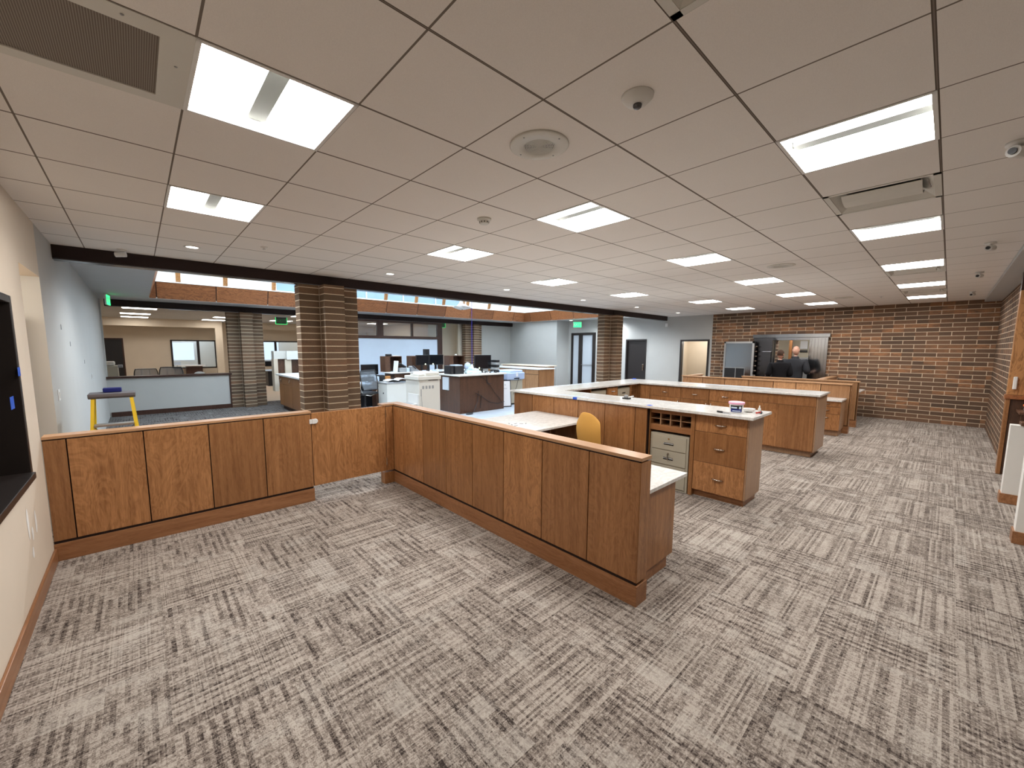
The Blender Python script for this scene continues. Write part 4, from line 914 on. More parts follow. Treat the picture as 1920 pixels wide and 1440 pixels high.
B().box(5.16, 9.24, yf0 + .03, yf0 + .07, .72, 2.139).go('board', paint('daylit_white_board', (.60, .68, .78), .5, bump=0), t); B().box(5.16, 9.24, yf0 + .01, yf0 + .09, 0, .715).go('lower_board', 'black', t)  # white panel; the blue cast of daylight is put into its colour
# shell of the office beyond
OY = 24.0
b = B(); b.box(-2.6, -1.07, OY, OY + .1, 0, 3.0); b.box(-1.07, -.42, OY, OY + .1, 2.15, 3.0); b.box(-.42, 1.14, OY, OY + .1, 0, 3.0); b.box(1.14, 2.85, OY, OY + .1, 2.12, 3.0); b.box(1.14, 2.85, OY, OY + .1, 0, .80); b.box(2.85, 4.6, OY, OY + .1, 0, 3.0)
b.box(4.6, 6.8, OY, OY + .1, 2.12, 3.0); b.box(4.6, 6.8, OY, OY + .1, 0, .8); b.box(6.8, 14, OY, OY + .1, 0, 3.0); b.box(-2.7, -2.6, YB, OY, 0, 3.0); b.box(-2.6, -.76, YB, YB + .12, 0, 3.0)
struct(b.go('wall_office_back', 'cream'))
b = B(); b.box(-2.6, 2.99, 22.8, 22.95, 2.66, CL); b.box(2.72, 2.99, 22.8, 23.0, 0, 2.66); b.box(4.3, 12, 22.8, 22.95, 2.66, CL); struct(b.go('trim_3', 'cream'))
b = B(); b.box(10.4, 10.5, YB + 1.0, 24, 0, 3.0); b.box(10.5, 16, YB + .3, YB + .4, 0, 3); struct(b.go('wall_office_right', 'cream'))
struct(box('ceiling_office', 'lobby_ceiling', -2.7, 16, YB + .16, 25, CL, CL + .05))
struct(box('door_4', 'black', -1.06, -.43, OY + .02, OY + .05, 0, 2.14)); b = B(); b.box(-1.08, -1.03, OY - .02, OY, 0, 2.16); b.box(-.47, -.42, OY - .02, OY, 0, 2.16); b.box(-1.03, -.47, OY - .02, OY, 2.11, 2.16); struct(b.go('trim_4', 'trim_dark'))
for n_, (x0, x1, xm) in enumerate(((1.14, 2.85, 2.15), (4.6, 6.8, 5.43))):
    b = B(); b.box(x0, x1, OY - .03, OY + .05, 2.06, 2.12); b.box(x0, x0 + .07, OY - .03, OY + .05, .8, 2.06); b.box(x1 - .06, x1, OY - .03, OY + .05, .8, 2.06); b.box(xm - .05, xm + .05, OY - .03, OY + .05, .8, 2.06); b.box(x0, x1, OY - .03, OY + .05, .8, .85)
    w_ = struct(b.go('window_%d' % (4 + n_), 'dark_frame')); struct(box('pane', 'glass', x0 + .07, x1 - .06, OY + .0, OY + .006, .85, 2.06, w_))
b = B(); b.box(1.0, 2.1, 25.4, 25.45, 1.15, 2.0); b.box(4.4, 5.9, 25.4, 25.45, 1.1, 2.5); struct(b.go('window_6', 'window_glow')); struct(box('wall_beyond', 'grey_wall', .4, 7.4, 25.46, 25.56, 0, 3))
struct(box('ceiling_beyond', 'lobby_ceiling', -2.7, 16, 25, 26, CL, CL + .05))
# office lights
far_l = None
for k, (x, y, w) in enumerate(((.15, 16.9, 'nearest over the far half wall, at left'), (.05, 19.8, 'second over the far half wall'), (.02, 22.0, 'third over the far half wall'), (2.75, 19.8, 'upper one beside the far brick column'), (2.6, 22.0, 'lower one beside the far brick column'),
        (4.9, 20.4, 'between the brick columns, near the exit sign'), (4.9, 17.0, 'between the brick columns, higher'), (7.0, 17.6, 'in the leftmost small pane'), (9.0, 19.4, 'across the second mullion of the small panes'), (7.6, 20.5, 'in the middle small pane'))):
    t = thing('office_light', 'lit ceiling panel in the far office, ' + w, 'ceiling light', (x, y, CL), 'ceiling lights of the far office')
    B().box(x - .42, x + .42, y - .32, y + .32, CL - .008, CL - .001).go('frame', 'white', t); B().box(x - .40, x + .40, y - .30, y + .30, CL - .011, CL - .0085).go('diffuser', 'led_far', t)
# far office furniture just above the half wall
t = thing('photocopier', 'cream photocopier showing above the left end of the far half wall', 'photocopier', (-.6, 16, 0))
B().box(-.74, -.44, 15.8, 16.4, 0, 1.26).go('body', 'putty', t, .02); B().box(-.76, -.50, 15.8, 16.3, 1.265, 1.38).go('lid', 'offwhite', t, .03); B().box(-.44, -.34, 15.85, 16.1, 1.2, 1.28).go('panel', 'grey_plastic', t, .01)
def mesh_chair(X, Y, rz, sc_, label, cat='chair'):
    t = thing('mesh_chair', label, 'chair', (X, Y, 0), 'grey mesh office chairs')
    def mk(b, n, mat, **kw): b.xf(Matrix.Translation((X, Y, 0)) @ Matrix.Rotation(rz, 4, 'Z') @ Matrix.Scale(sc_, 4)); return b.go(n, mat, t, **kw)
    W = .24; z0, z1 = .56, 1.02
    def P(s, a): return (s * W * (1 - .14 * abs(2 * a - 1) ** 3), .05 * s * s - .09 * a + .02, z0 + (z1 - z0) * a)
    pts = [P(-1 + .25 * k, 1) for k in range(9)] + [P(1, 1 - .125 * k) for k in range(1, 9)] + [P(1 - .25 * k, 0) for k in range(1, 9)] + [P(-1, .125 * k) for k in range(1, 9)]
    mk(B().tube(pts, .012, 6), 'back_frame', 'black')
    v = [P(-1 + .25 * j, i / 8) for i in range(9) for j in range(9)]; f = [(i * 9 + j, i * 9 + j + 1, i * 9 + j + 10, i * 9 + j + 9) for i in range(8) for j in range(8)]
    mk(B().add(v, f), 'back_mesh', 'mesh')
    for s in (-.35, .35): mk(B().tube([(P(s, a / 6)[0], P(s, a / 6)[1] - .006, P(s, a / 6)[2]) for a in range(7)], .006, 5), 'rib', 'black')
    mk(B().box(-.24, .24, -.40, .06, .43, .50), 'seat', 'black', bevel=.03)
    mk(B().tube([(-W, .04, .78), (-W - .03, .03, .62), (-W + .02, .02, .50), (-W + .10, .04, .44), (0, .06, .41), (W - .10, .04, .44), (W - .02, .02, .50), (W + .03, .03, .62), (W, .04, .78)], .011, 8), 'hoop', 'chrome')
    mk(B().tube([(0, -.15, .08), (0, -.15, .43)], .025, 10), 'gas_column', 'black')
    for k in range(5):
        a = k * 1.2566 + .3; e = (.29 * math.cos(a), -.15 + .29 * math.sin(a), .065)
        l_ = mk(B().tube([(0, -.15, .10), e], [.022, .014], 8), 'leg', 'chrome'); mk(B().lathe((e[0], e[1], 0), [(0, 0), (.018, .004), (.026, .026), (.018, .05), (0, .055)], 10), 'caster', 'black').parent = l_
    return t
mesh_chair(.15, 15.9, R(185), 1.12, 'mesh back of an office chair above the far half wall, the left one')
mesh_chair(.72, 15.8, R(175), 1.16, 'mesh back of an office chair above the far half wall, the right one')
tag(B().ball((1.35, 15.2, 1.0), .13, .1, .06).go('white_bundle', 'white', smooth=True), 'small white rounded bundle on the far half wall ledge', 'bundle')
t = thing('office_desk', 'white topped desk seen through the far office window', 'desk', (1.5, 23.4, 0)); B().box(1.3, 2.3, 23.2, 23.8, .92, .97).go('top', 'white', t); B().box(1.6, 2.2, 23.3, 23.75, 0, .92).go('base', 'trim_dark', t)
tag(B().box(1.18, 1.42, 23.3, 23.5, .98, 1.12).go('desk_box', 'blue_white'), 'small pale box on the desk in the far office window', 'box')
b = B(); t = thing('far_desk', 'cluttered dark desk with blue white papers seen between the brick columns', 'desk', (5.2, 21, 0))
B().box(4.3, 5.8, 21.0, 21.8, .70, .74).go('top', 'blue_white', t); B().box(4.4, 5.7, 21.1, 21.7, .0, .70).go('base', 'black', t); B().box(4.35, 4.7, 21.3, 21.4, .95, 1.15).go('monitor', 'screen', t); B().ball((4.9, 21.0, .46), .17, .1, .17).go('chair_back', 'grey_plastic', t, smooth=True); B().box(4.6, 5.6, 20.7, 20.95, 0, .30).go('paper_boxes', 'blue_white', t, .02)

# kitchenette unit behind the big column
t = thing('service_counter', 'dark cherry cabinet with a white top, left of the big brick column', 'cabinet', (3.0, 11, 0))
B().box(2.99, 3.95, 10.9, 13.4, .975, 1.02).go('worktop', 'white', t, .004); B().box(3.07, 3.95, 11.0, 13.3, .10, .974).go('carcass', 'walnut', t); B().box(3.12, 3.9, 11.05, 13.2, 0, .10).go('kick', 'trim_dark', t)
for y0, y1 in ((11.02, 12.0), (12.01, 12.9), (12.91, 13.28)):
    d = B().box(3.05, 3.069, y0, y1, .74, .95).go('drawer', 'wood', t, .002); pull((3.05, y0 + .1, .85), (0, 0, 1), (-1, 0, 0), .10, d); B().box(3.05, 3.069, y0, y1, .12, .735).go('door', 'wood', t, .002)
t = thing('cubicle_screen', 'cream topped cubicle screen with brown panels, left of the big brick column', 'screen', (3.0, 13.8, 0))
B().box(3.06, 3.40, 13.80, 14.1, 1.44, 1.68).go('left_band', 'offwhite', t); B().box(3.401, 3.9, 13.74, 14.1, 1.42, 1.68).go('right_band', 'white', t)
B().box(3.05, 3.16, 13.80, 14.1, .45, 1.439).go('left_post', 'cream', t); B().box(3.161, 3.36, 13.9, 14.1, .9, 1.439).go('panel', 'walnut', t); B().box(3.361, 3.54, 13.80, 14.1, .9, 1.419).go('middle_post', 'cream', t); B().box(3.42, 3.9, 13.8, 14.1, 0, .899).go('base', 'walnut', t); B().box(3.541, 3.9, 13.9, 14.1, .9, 1.419).go('panel', 'walnut', t)

# ---------------------------------------------------------------- lobby workstations
t = thing('service_island', 'dark walnut island with a pale top and loose cables, in the middle of the lobby', 'desk', (6.37, 8.8, 0))
B().box(6.37, 7.97, 8.80, 9.80, .005, 1.03).go('body', 'walnut', t, .003); B().box(6.31, 8.03, 8.74, 9.86, 1.031, 1.07).go('top', 'offwhite', t, .004)
B().box(6.345, 6.369, 9.30, 9.60, .62, .98).go('notice', 'frost', t)
for k, pts in enumerate((((7.0, 8.78, 1.05), (7.25, 8.775, .9), (7.4, 8.775, .75), (7.55, 8.775, .55), (7.75, 8.77, .35), (7.85, 8.75, .2)), ((7.1, 8.78, .48), (7.05, 8.77, .1)), ((6.9, 8.78, .55), (7.1, 8.77, .44), (7.4, 8.77, .25), (7.7, 8.76, .18), (7.95, 8.76, .22)), ((7.0, 8.78, .6), (6.95, 8.77, .3), (6.8, 8.75, .02), (6.5, 8.70, .02)), ((7.3, 8.78, 1.05), (7.3, 8.775, .8), (7.45, 8.775, .78)))):
    B().tube(pts, .008 if k else .006, 6).go('cable', 'black', t)
B().ball((6.55, 8.62, .03), .12, .08, .03, 8, 6).go('cable_coil', 'black', t)
t = thing('black_printer', 'black desktop printer at the left end of the walnut island', 'printer', (6.4, 9.1, 1.07))
B().box(6.33, 6.43, 9.15, 9.50, 1.071, 1.31).go('side_box', 'black', t, .015); B().box(6.435, 6.74, 9.10, 9.50, 1.071, 1.30).go('body', 'black', t, .015); B().box(6.46, 6.72, 9.15, 9.40, 1.302, 1.325).xf(Matrix.Identity(4)).go('paper_tray', 'blue_white', t)
t = thing('plastic_bag', 'crumpled pale blue plastic heap on the walnut island', 'plastic bag', (7.0, 9.1, 1.07))
random.seed(3); v = []; f = []; ns, nr = 18, 9
for i in range(nr + 1):
    th = math.pi / 2 * i / nr
    for j in range(ns):
        a = 2 * math.pi * j / ns; w = 1 + random.uniform(-.16, .16)
        v.append((7.06 + .25 * math.cos(th) ** .7 * math.cos(a) * w, 9.12 + .2 * math.cos(th) ** .7 * math.sin(a) * w, 1.072 + (.14 + .10 * (math.cos(a) < -.2)) * math.sin(th) * w))
for i in range(nr):
    for j in range(ns): f.append((i * ns + j, i * ns + (j + 1) % ns, (i + 1) * ns + (j + 1) % ns, (i + 1) * ns + j))
B().add(v, f).go('film', paint('pale_plastic', (.62, .76, .80), .3, bump=0, spec=.6), t); B().ball((6.90, 9.15, 1.27), .10, .1, .12, 9, 7).go('bunched_top', paint('pale_plastic_2', (.42, .52, .68), .3, bump=0), t)
t = thing('cable_pile', 'tangle of black leads on the front edge of the island below the monitor', 'cables', (7.5, 8.95, 1.07))
for k in range(6):
    B().tube([(7.35 + .09 * k + .05 * math.cos(a * .9 + k), 8.9 + .05 * math.sin(a * 1.3 + k), 1.104 + .02 * math.sin(a + k)) for a in range(9)], .009, 6).go('lead', ['black', 'grey_plastic', 'black', 'blue_white', 'black', 'black'][k], t)
def monitor(x0, x1, z0, z1, y, label, stand=True, zt=1.07, dot=None, rz=0):
    t = thing('monitor', label, 'monitor', ((x0 + x1) / 2, y, zt), 'black monitors')
    c0 = Vector(((x0 + x1) / 2, y, 0)); mt = Matrix.Translation(c0) @ Matrix.Rotation(rz, 4, 'Z') @ Matrix.Translation(-c0)
    B().box(x0, x1, y, y + .045, z0, z1).xf(mt).go('casing', 'black', t, .008); B().box(x0 + .015, x1 - .015, y - .003, y - .0005, z0 + .02, z1 - .012).xf(mt).go('display', 'screen', t)
    if stand:
        B().box((x0 + x1) / 2 - .03, (x0 + x1) / 2 + .03, y + .046, y + .08, zt + .002, z0 + .15).go('stand_neck', 'black', t); B().box((x0 + x1) / 2 - .11, (x0 + x1) / 2 + .11, y - .02, y + .15, zt + .001, zt + .012).go('stand_base', 'black', t, .004)
    if dot: B().lathe((0, 0, 0), [(0, 0), (.022, 0), (.022, .003), (0, .003)], 14).xf(Matrix.Translation((dot, y - .004, z0 + .03)) @ Matrix.Rotation(R(90), 4, 'X')).go('lit_logo', 'dot', t)
monitor(7.24, 7.86, 1.18, 1.59, 9.25, 'black monitor with a small glowing spot on the right half of the walnut island', dot=7.40)
t = thing('equipment_stack', 'stack of black boxes and coiled leads right of the island monitor', 'electronics', (7.93, 9.2, 1.07))
for k in range(5): B().box(7.90 - .01 * (k % 2), 8.02, 9.05, 9.35, 1.071 + .075 * k, 1.14 + .075 * k).go('unit', 'black' if k % 2 == 0 else 'grey_plastic', t, .01)
# big white copier
t = thing('photocopier', 'large white photocopier standing left of the walnut island', 'photocopier', (4.65, 8.0, 0))
B().box(4.66, 5.22, 8.0, 8.62, .06, 1.06).go('body', 'offwhite', t, .015); B().box(4.63, 5.24, 7.98, 8.62, 1.062, 1.15).go('scanner_deck', 'offwhite', t, .012); B().box(4.66, 4.80, 8.0, 8.4, 1.151, 1.20).go('control_panel', 'offwhite', t, .01)
B().box(4.84, 5.22, 8.02, 8.6, 1.151, 1.235).go('lid', 'offwhite', t, .02); B().box(4.90, 5.16, 7.992, 7.999, 1.045, 1.058).go('paper_slot', 'black', t)
g = B()
for k in range(4): g.box(4.74 + k * .085, 4.79 + k * .085, 7.9975, 7.9992, .86, .93)
g.go('vents', 'grey_plastic', t); B().box(4.70, 4.72, 7.996, 7.9995, .70, .86).go('latch', 'grey_plastic', t); B().tube([(4.71, 7.99, .72), (4.72, 7.985, .5), (4.76, 7.985, .2)], .004, 6).go('lead', 'grey_plastic', t)
for z0, z1 in ((.50, .74), (.22, .46)): B().box(4.652, 4.6595, 8.04, 8.5, z0, z1).go('paper_drawer', 'white', t, .004)
B().box(4.46, 4.655, 8.1, 8.5, .50, .515).go('side_tray', 'white', t); B().box(4.50, 4.62, 8.15, 8.45, .5155, .525).go('sheet', 'grey_plastic', t)
g = B(); g.ball((4.75, 8.1, .03), .03, .03, .03, 8, 6); g.ball((5.15, 8.1, .03), .03, .03, .03, 8, 6); g.ball((4.75, 8.5, .03), .03, .03, .03, 8, 6); g.ball((5.15, 8.5, .03), .03, .03, .03, 8, 6); g.go('casters', 'black', t)
# beige cabinet with papers
t = thing('beige_cabinet', 'low beige cabinet covered with papers, between the mesh chair and the white copier', 'cabinet', (5.08, 10.4, 0))
B().box(5.05, 5.72, 10.4, 10.95, .005, .80).go('body', 'offwhite', t, .004); B().box(5.03, 5.74, 10.38, 10.97, .801, .825).go('top', 'grey_plastic', t); B().lathe((0, 0, 0), [(0, 0), (.022, 0), (.022, .01), (0, .01)], 12).xf(Matrix.Translation((5.049, 10.62, .52)) @ Matrix.Rotation(R(-90), 4, 'Y')).go('lock', 'black', t)
random.seed(5)
for k in range(5):
    x, y, a = 5.15 + .12 * k, 10.55 + .05 * (k % 3), random.uniform(-.5, .5)
    tag(B().box(-.11, .11, -.15, .15, 0, .004).xf(Matrix.Translation((x, y, .8262 + .0045 * k)) @ Matrix.Rotation(a, 4, 'Z')).go('loose_sheet', 'paper' if k % 2 == 0 else 'blue_white'), '%s sheet of the untidy pile on the low beige cabinet' % ['lowest, white', 'second lowest, bluish', 'middle, white', 'second from the top, bluish', 'topmost, white'][k], 'paper', 'loose sheets on the beige cabinet')
t = thing('open_magazine', 'open curling magazine lying across the low beige cabinet', 'magazine', (5.4, 10.6, .83))
v = []
for i in range(13):
    a = i / 12; z = .86 + .035 * abs(math.sin(a * math.pi * 2)) + (.02 if a > .5 else 0)
    for yy_ in (10.42, 10.75): v += [(5.10 + .62 * a, yy_, z), (5.10 + .62 * a, yy_, z + .012)]
B().add(v, [f_ for i in range(12) for f_ in ((4 * i + 1, 4 * i + 5, 4 * i + 7, 4 * i + 3), (4 * i, 4 * i + 2, 4 * i + 6, 4 * i + 4), (4 * i, 4 * i + 4, 4 * i + 5, 4 * i + 1), (4 * i + 2, 4 * i + 3, 4 * i + 7, 4 * i + 6))] + [(0, 1, 3, 2), (48, 50, 51, 49)]).go('pages', 'paper', t, smooth=False)
B().box(5.12, 5.70, 10.42, 10.74, .852, .858).go('cover', 'black', t)
# raised desk behind
t = thing('reception_desk', 'raised white topped walnut desk behind the white copier', 'desk', (5.5, 11, 0))
B().box(5.48, 7.5, 10.98, 11.75, 1.03, 1.06).go('top', 'white', t, .01); B().box(5.62, 7.4, 11.05, 11.7, .005, 1.029).go('body', 'walnut', t)
for k, (x0, x1, w) in enumerate(((5.50, 6.05, 'left, behind the cheque scanner'), (6.40, 6.95, 'middle, behind the pair of monitors'), (7.83, 8.46, 'right, behind the black printer'))):
    t = thing('desk_hutch', 'open walnut hutch box on the reception desks, ' + w, 'hutch', (x0, 11.4, 1.06), 'walnut hutches')
    z1 = 1.535
    if k == 2: z1 = 1.53
    B().box(x0, x0 + .16 if k != 1 else x1, 11.40, 11.74, 1.061, z1 - .02).go('side', 'walnut', t) ; B().box(x0, x1, 11.40, 11.74, z1 - .0195, z1).go('top', 'walnut', t)
    if k != 1: B().box(x1 - .02, x1, 11.40, 11.74, 1.061, z1 - .02).go('side', 'walnut', t); B().box(x0 + .161, x1 - .021, 11.71, 11.74, 1.061, z1 - .02).go('back', 'trim_dark', t)
t = thing('rear_desk', 'white topped walnut desk behind the black printer, carrying the right hutch', 'desk', (7.7, 11, 0))
B().box(7.62, 8.75, 10.98, 11.75, 1.03, 1.06).go('top', 'white', t); B().box(7.7, 8.7, 11.05, 11.7, .005, 1.029).go('body', 'walnut', t)
monitor(6.38, 6.87, 1.25, 1.57, 11.12, 'left monitor of the pair on the reception desk', zt=1.06, dot=6.72, rz=R(8)); monitor(6.89, 7.38, 1.25, 1.575, 11.12, 'right monitor of the pair on the reception desk', zt=1.06, dot=7.0, rz=R(-8))
monitor(4.90, 5.44, .98, 1.29, 11.75, 'black monitor directly behind the grey mesh chair', zt=.74)
tag(B().box(6.95, 7.08, 11.45, 11.65, 1.061, 1.75).go('speaker_tower', 'black', bevel=.005), 'tall black box sticking up behind the pair of monitors', 'box')
tag(B().box(5.60, 5.75, 11.45, 11.60, 1.536, 1.60).go('phone_dock', 'black', bevel=.01), 'small black device on top of the left hutch', 'device')
tag(B().box(5.78, 6.03, 11.45, 11.7, 1.536, 1.556).go('paper_stack', 'paper'), 'flat white papers on top of the left hutch', 'paper stack')
tag(B().ball((8.2, 11.55, 1.55), .05, .04, .03, 8, 6).go('small_figurine', 'offwhite'), 'tiny pale object on top of the right hutch', 'ornament')
t = thing('cheque_scanner', 'white and dark desktop scanner at the left end of the raised desk', 'scanner', (6.0, 11.15, 1.06))
B().box(5.80, 6.12, 11.05, 11.3, 1.061, 1.19).go('base', 'grey_plastic', t, .015); B().box(6.02, 6.12, 11.045, 11.2, 1.065, 1.18).go('front', 'blue_white', t, .01)
B().box(-.03, .03, -.1, .1, 0, .34).xf(Matrix.Translation((5.72, 11.2, 1.062)) @ Matrix.Rotation(R(7), 4, 'Y')).go('upright', 'white', t, .012); B().box(-.12, .12, -.1, .1, 0, .05).xf(Matrix.Translation((5.92, 11.2, 1.24)) @ Matrix.Rotation(R(28), 4, 'Y')).go('feed_tray', 'black', t, .01)
t = thing('desk_phone', 'grey desk telephone right of the desktop scanner', 'telephone', (6.3, 11.15, 1.06)); B().prof([(6.18, 1.061), (6.48, 1.061), (6.48, 1.08), (6.24, 1.24), (6.18, 1.22)], 11.05, 11.25, 'y').go('body', 'grey_plastic', t, .01); B().tube([(6.22, 11.04, 1.25), (6.34, 11.04, 1.16)], .02, 8).go('handset', 'steel_dark', t)
random.seed(9)
for k in range(7):
    x = 6.5 + k * .12; mt_ = ['paper', 'blue_white', 'black', 'paper', 'blue_white', 'paper', 'blue_white'][k]
    tag(B().box(-.05, .05, -.04, .04, 0, .015 + .02 * (k % 3)).xf(Matrix.Translation((x, 11.032, 1.062)) @ Matrix.Rotation(random.uniform(-.12, .12), 4, 'Z')).go('desk_clutter', mt_, bevel=.004), 'small %s item below the pair of monitors, %s from the left' % (['white', 'bluish', 'black', 'white', 'bluish', 'white', 'bluish'][k], ['first', 'second', 'third', 'fourth', 'fifth', 'sixth', 'seventh'][k]), 'desk item', 'clutter on the raised desk')
# low desk left with chairs
t = thing('low_desk', 'low white desk behind the mesh chairs, beside the big brick column', 'desk', (4.3, 11.5, 0)); B().box(4.2, 5.46, 11.45, 12.2, .70, .74).go('top', 'blue_white', t, .004); B().box(4.25, 5.45, 11.8, 12.15, .005, .70).go('body', 'black', t)
mesh_chair(4.68, 10.75, R(196), 1.14, 'grey mesh office chair with a bright hoop, right of the big brick column')
mesh_chair(4.75, 12.85, R(170), 1.05, 'second mesh chair, beyond the low desk, half hidden by the brick column')
t = thing('desk_organiser', 'dark organiser with blue and orange items behind the beige cabinet', 'organiser', (5.1, 11.0, .74)); B().box(5.12, 5.28, 10.99, 11.2, .83, 1.0).go('tray', 'black', t, .01); B().box(5.29, 5.46, 10.99, 11.03, .84, .97).go('orange_box', paint('orange_box', (.45, .2, .06), .6), t, .01); B().box(5.0, 5.11, 10.99, 11.1, .83, .97).go('pale_box', 'blue_white', t, .01)
B().box(4.99, 5.46, 10.975, 11.25, .0, .829).go('support', 'walnut', t)
# blue white floor copier and poster
t = thing('floor_scanner', 'grey floor standing copier with a pale blue hood, right of the walnut island', 'photocopier', (8.8, 9.2, 0))
B().box(8.52, 9.15, 9.2, 9.85, .05, .80).go('body', 'putty', t, .02); B().box(8.42, 9.2, 9.15, 9.88, .801, 1.03).go('hood', paint('pale_blue_hood', (.42, .52, .72), .45, bump=0), t, .03); B().box(8.60, 9.15, 9.2, 9.8, 1.031, 1.10).go('lid', paint('pale_blue_lid', (.55, .66, .84), .45, bump=0), t, .02)
B().box(8.72, 8.95, 9.14, 9.149, .83, .86).go('handle', 'black', t); B().box(8.80, 8.88, 9.13, 9.149, .90, 1.04).go('paper_tag', 'paper', t); B().tube([(8.9, 9.14, .84), (8.8, 9.13, .55), (8.65, 9.12, .35)], .006, 6).go('lead', 'black', t); B().box(8.56, 9.1, 9.25, 9.8, 0.005, .05).go('plinth', 'black', t)
t = thing('framed_poster', 'black framed white poster leaning on the floor right of the island', 'poster', (8.2, 9.0, 0))
mt = Matrix.Translation((8.22, 8.98, .006)) @ Matrix.Rotation(R(-18), 4, 'Z') @ Matrix.Rotation(R(-6), 4, 'X')
B().box(-.19, .19, 0, .02, 0, .82).xf(mt).go('frame', 'black', t); B().box(-.165, .165, -.003, -.0005, .03, .79).xf(mt).go('sheet', 'paper', t); B().box(-.06, .06, -.005, -.0035, .56, .57).box(-.012, .012, -.005, -.0035, .66, .69).xf(mt).go('print', 'grey_plastic', t)
# back counter against the right lobby wall
t = thing('lobby_counter', 'pale wooden counter with a white top along the right wall of the lobby', 'counter', (11.3, 10.4, 0))
B().box(11.16, 12.1, 10.36, 13.4, .98, 1.02).go('worktop', 'white', t, .004); B().box(11.22, 12.05, 10.42, 13.4, .08, .979).go('carcass', 'walnut', t)
for y0, y1 in ((10.43, 11.1), (11.11, 11.85), (11.86, 12.6), (12.61, 13.38)):
    B().box(11.20, 11.219, y0, y1, .80, .97).go('drawer', 'wood_pale', t); B().box(11.20, 11.219, y0, y1, .10, .78).go('door', 'wood_pale', t)
B().box(11.22, 12.05, 10.40, 10.419, .08, .979).go('end_panel', 'wood', t); B().box(12.051, 12.5, 10.75, 13.4, .0, 1.06).go('rear_panel', 'wood', t); B().box(11.95, 12.6, 10.70, 13.4, 1.061, 1.10).go('rear_ledge', 'cream', t, .004)
# hanging cord and white cover in the roof light
tag(B().tube([(7.33, 9.5, 1.09), (7.32, 9.5, 3.9)], .006, 6).go('hanging_cord', paint('blue_cord', (.05, .04, .45), .5, bump=0)), 'thin blue cord hanging straight down from the roof light to the walnut island', 'cord')
t = thing('white_cover', 'white cone shaped cover hanging under the roof light', 'cover', (6.98, 9.5, 2.9))
random.seed(2); b = B(); ns = 20; prof = [(.02, 3.28), (.05, 3.18), (.09, 3.06), (.15, 2.99), (.27, 2.965), (.24, 2.93), (.15, 2.905), (.03, 2.885)]; v = []; f = []
for r, z in prof:
    for j in range(ns): a = 2 * math.pi * j / ns; w = 1 + random.uniform(-.13, .13); v.append((6.98 + r * w * math.cos(a), 9.5 + r * w * math.sin(a), z + random.uniform(-.01, .01)))
for i in range(len(prof) - 1):
    for j in range(ns): f.append((i * ns + j, i * ns + (j + 1) % ns, (i + 1) * ns + (j + 1) % ns, (i + 1) * ns + j))
b.add(v, f); b.go('shell', 'white', t); B().tube([(6.98, 9.5, 3.27), (6.98, 9.5, 4.748)], .02, 8).go('hanger', 'white', t)
B().box(6.96, 7.02, 9.40, 9.45, 2.93, 3.4).go('strap', 'wood_end', t)
# lobby down light and floor grille
t = thing('downlight', 'bright downlight in the lobby ceiling beside the exit sign over the glass door', 'downlight', (13.7, 10.9, CL)); B().lathe((13.7, 10.9, CL), [(.09, 0), (.09, -.02), (.07, -.02), (.07, 0)], 20, False).go('trim_ring', 'white', t); B().lathe((13.7, 10.9, CL - .018), [(0, 0), (.069, 0), (.069, .004), (0, .004)], 20).go('lens', 'lamp', t)
tag(B().box(-.05, .45, 8.8, 9.2, .001, .006).go('floor_grille', 'grey_plastic'), 'grey floor grille right of the step ladder', 'floor vent')

# ---------------------------------------------------------------- step ladder
LX, LY = -.235, 6.15
t = thing('step_ladder', 'yellow step ladder with a grey top behind the left partition', 'step ladder', (LX, LY, 0))
zt = 1.245
B().prof([(LY - .12, zt), (LY + .12, zt), (LY + .14, zt + .02), (LY + .14, zt + .052), (LY - .14, zt + .052), (LY - .14, zt + .02)], LX - .185, LX + .185, 'x').go('top_cap', 'ladder_grey', t, .006)
for s in (-1, 1):
    x_t, x_b = LX + s * .150, LX + s * .235
    for nm, y_t, y_b, w in (('front_rail', LY - .09, LY - .42, .035), ('rear_rail', LY + .09, LY + .40, .025)):
        v = [(x_b - .014, y_b - w, 0), (x_b + .014, y_b - w, 0), (x_b + .014, y_b + w, 0), (x_b - .014, y_b + w, 0), (x_t - .014, y_t - w, zt - .001), (x_t + .014, y_t - w, zt - .001), (x_t + .014, y_t + w, zt - .001), (x_t - .014, y_t + w, zt - .001)]
        B().add(v, [(0, 3, 2, 1), (4, 5, 6, 7), (0, 1, 5, 4), (1, 2, 6, 5), (2, 3, 7, 6), (3, 0, 4, 7)]).go(nm, 'yellow', t, .003)
for k, z in enumerate((.955, .64, .33)):
    a = (zt - z) / zt; yc = LY - .09 - .33 * a; hw = .150 + .085 * a - .016
    B().box(LX - hw, LX + hw, yc - .05, yc + .045, z, z + .025).go('step', 'alum', t, .003); yr = LY + .09 + .31 * a; B().box(LX - hw, LX + hw, yr - .012, yr + .012, z - .12, z - .085).go('rear_brace', 'alum', t)
    for s in (-1, 1): B().tube([(LX + s * hw, yc, z - .005), (LX + s * (hw - .06), yc, z - .09)], .005, 5).go('step_brace', 'grey_plastic', t)
for s in (-1, 1): B().tube([(LX + s * .175, LY - .18, .87), (LX + s * .175, LY + .0, .84), (LX + s * .175, LY + .19, .87)], .008, 6).go('spreader', 'alum', t)
t = tag(B().box(LX - .075, LX + .075, LY + .02, LY + .13, zt + .053, zt + .10).go('blue_box', 'navy', bevel=.008), 'dark blue box on top of the yellow step ladder', 'box')

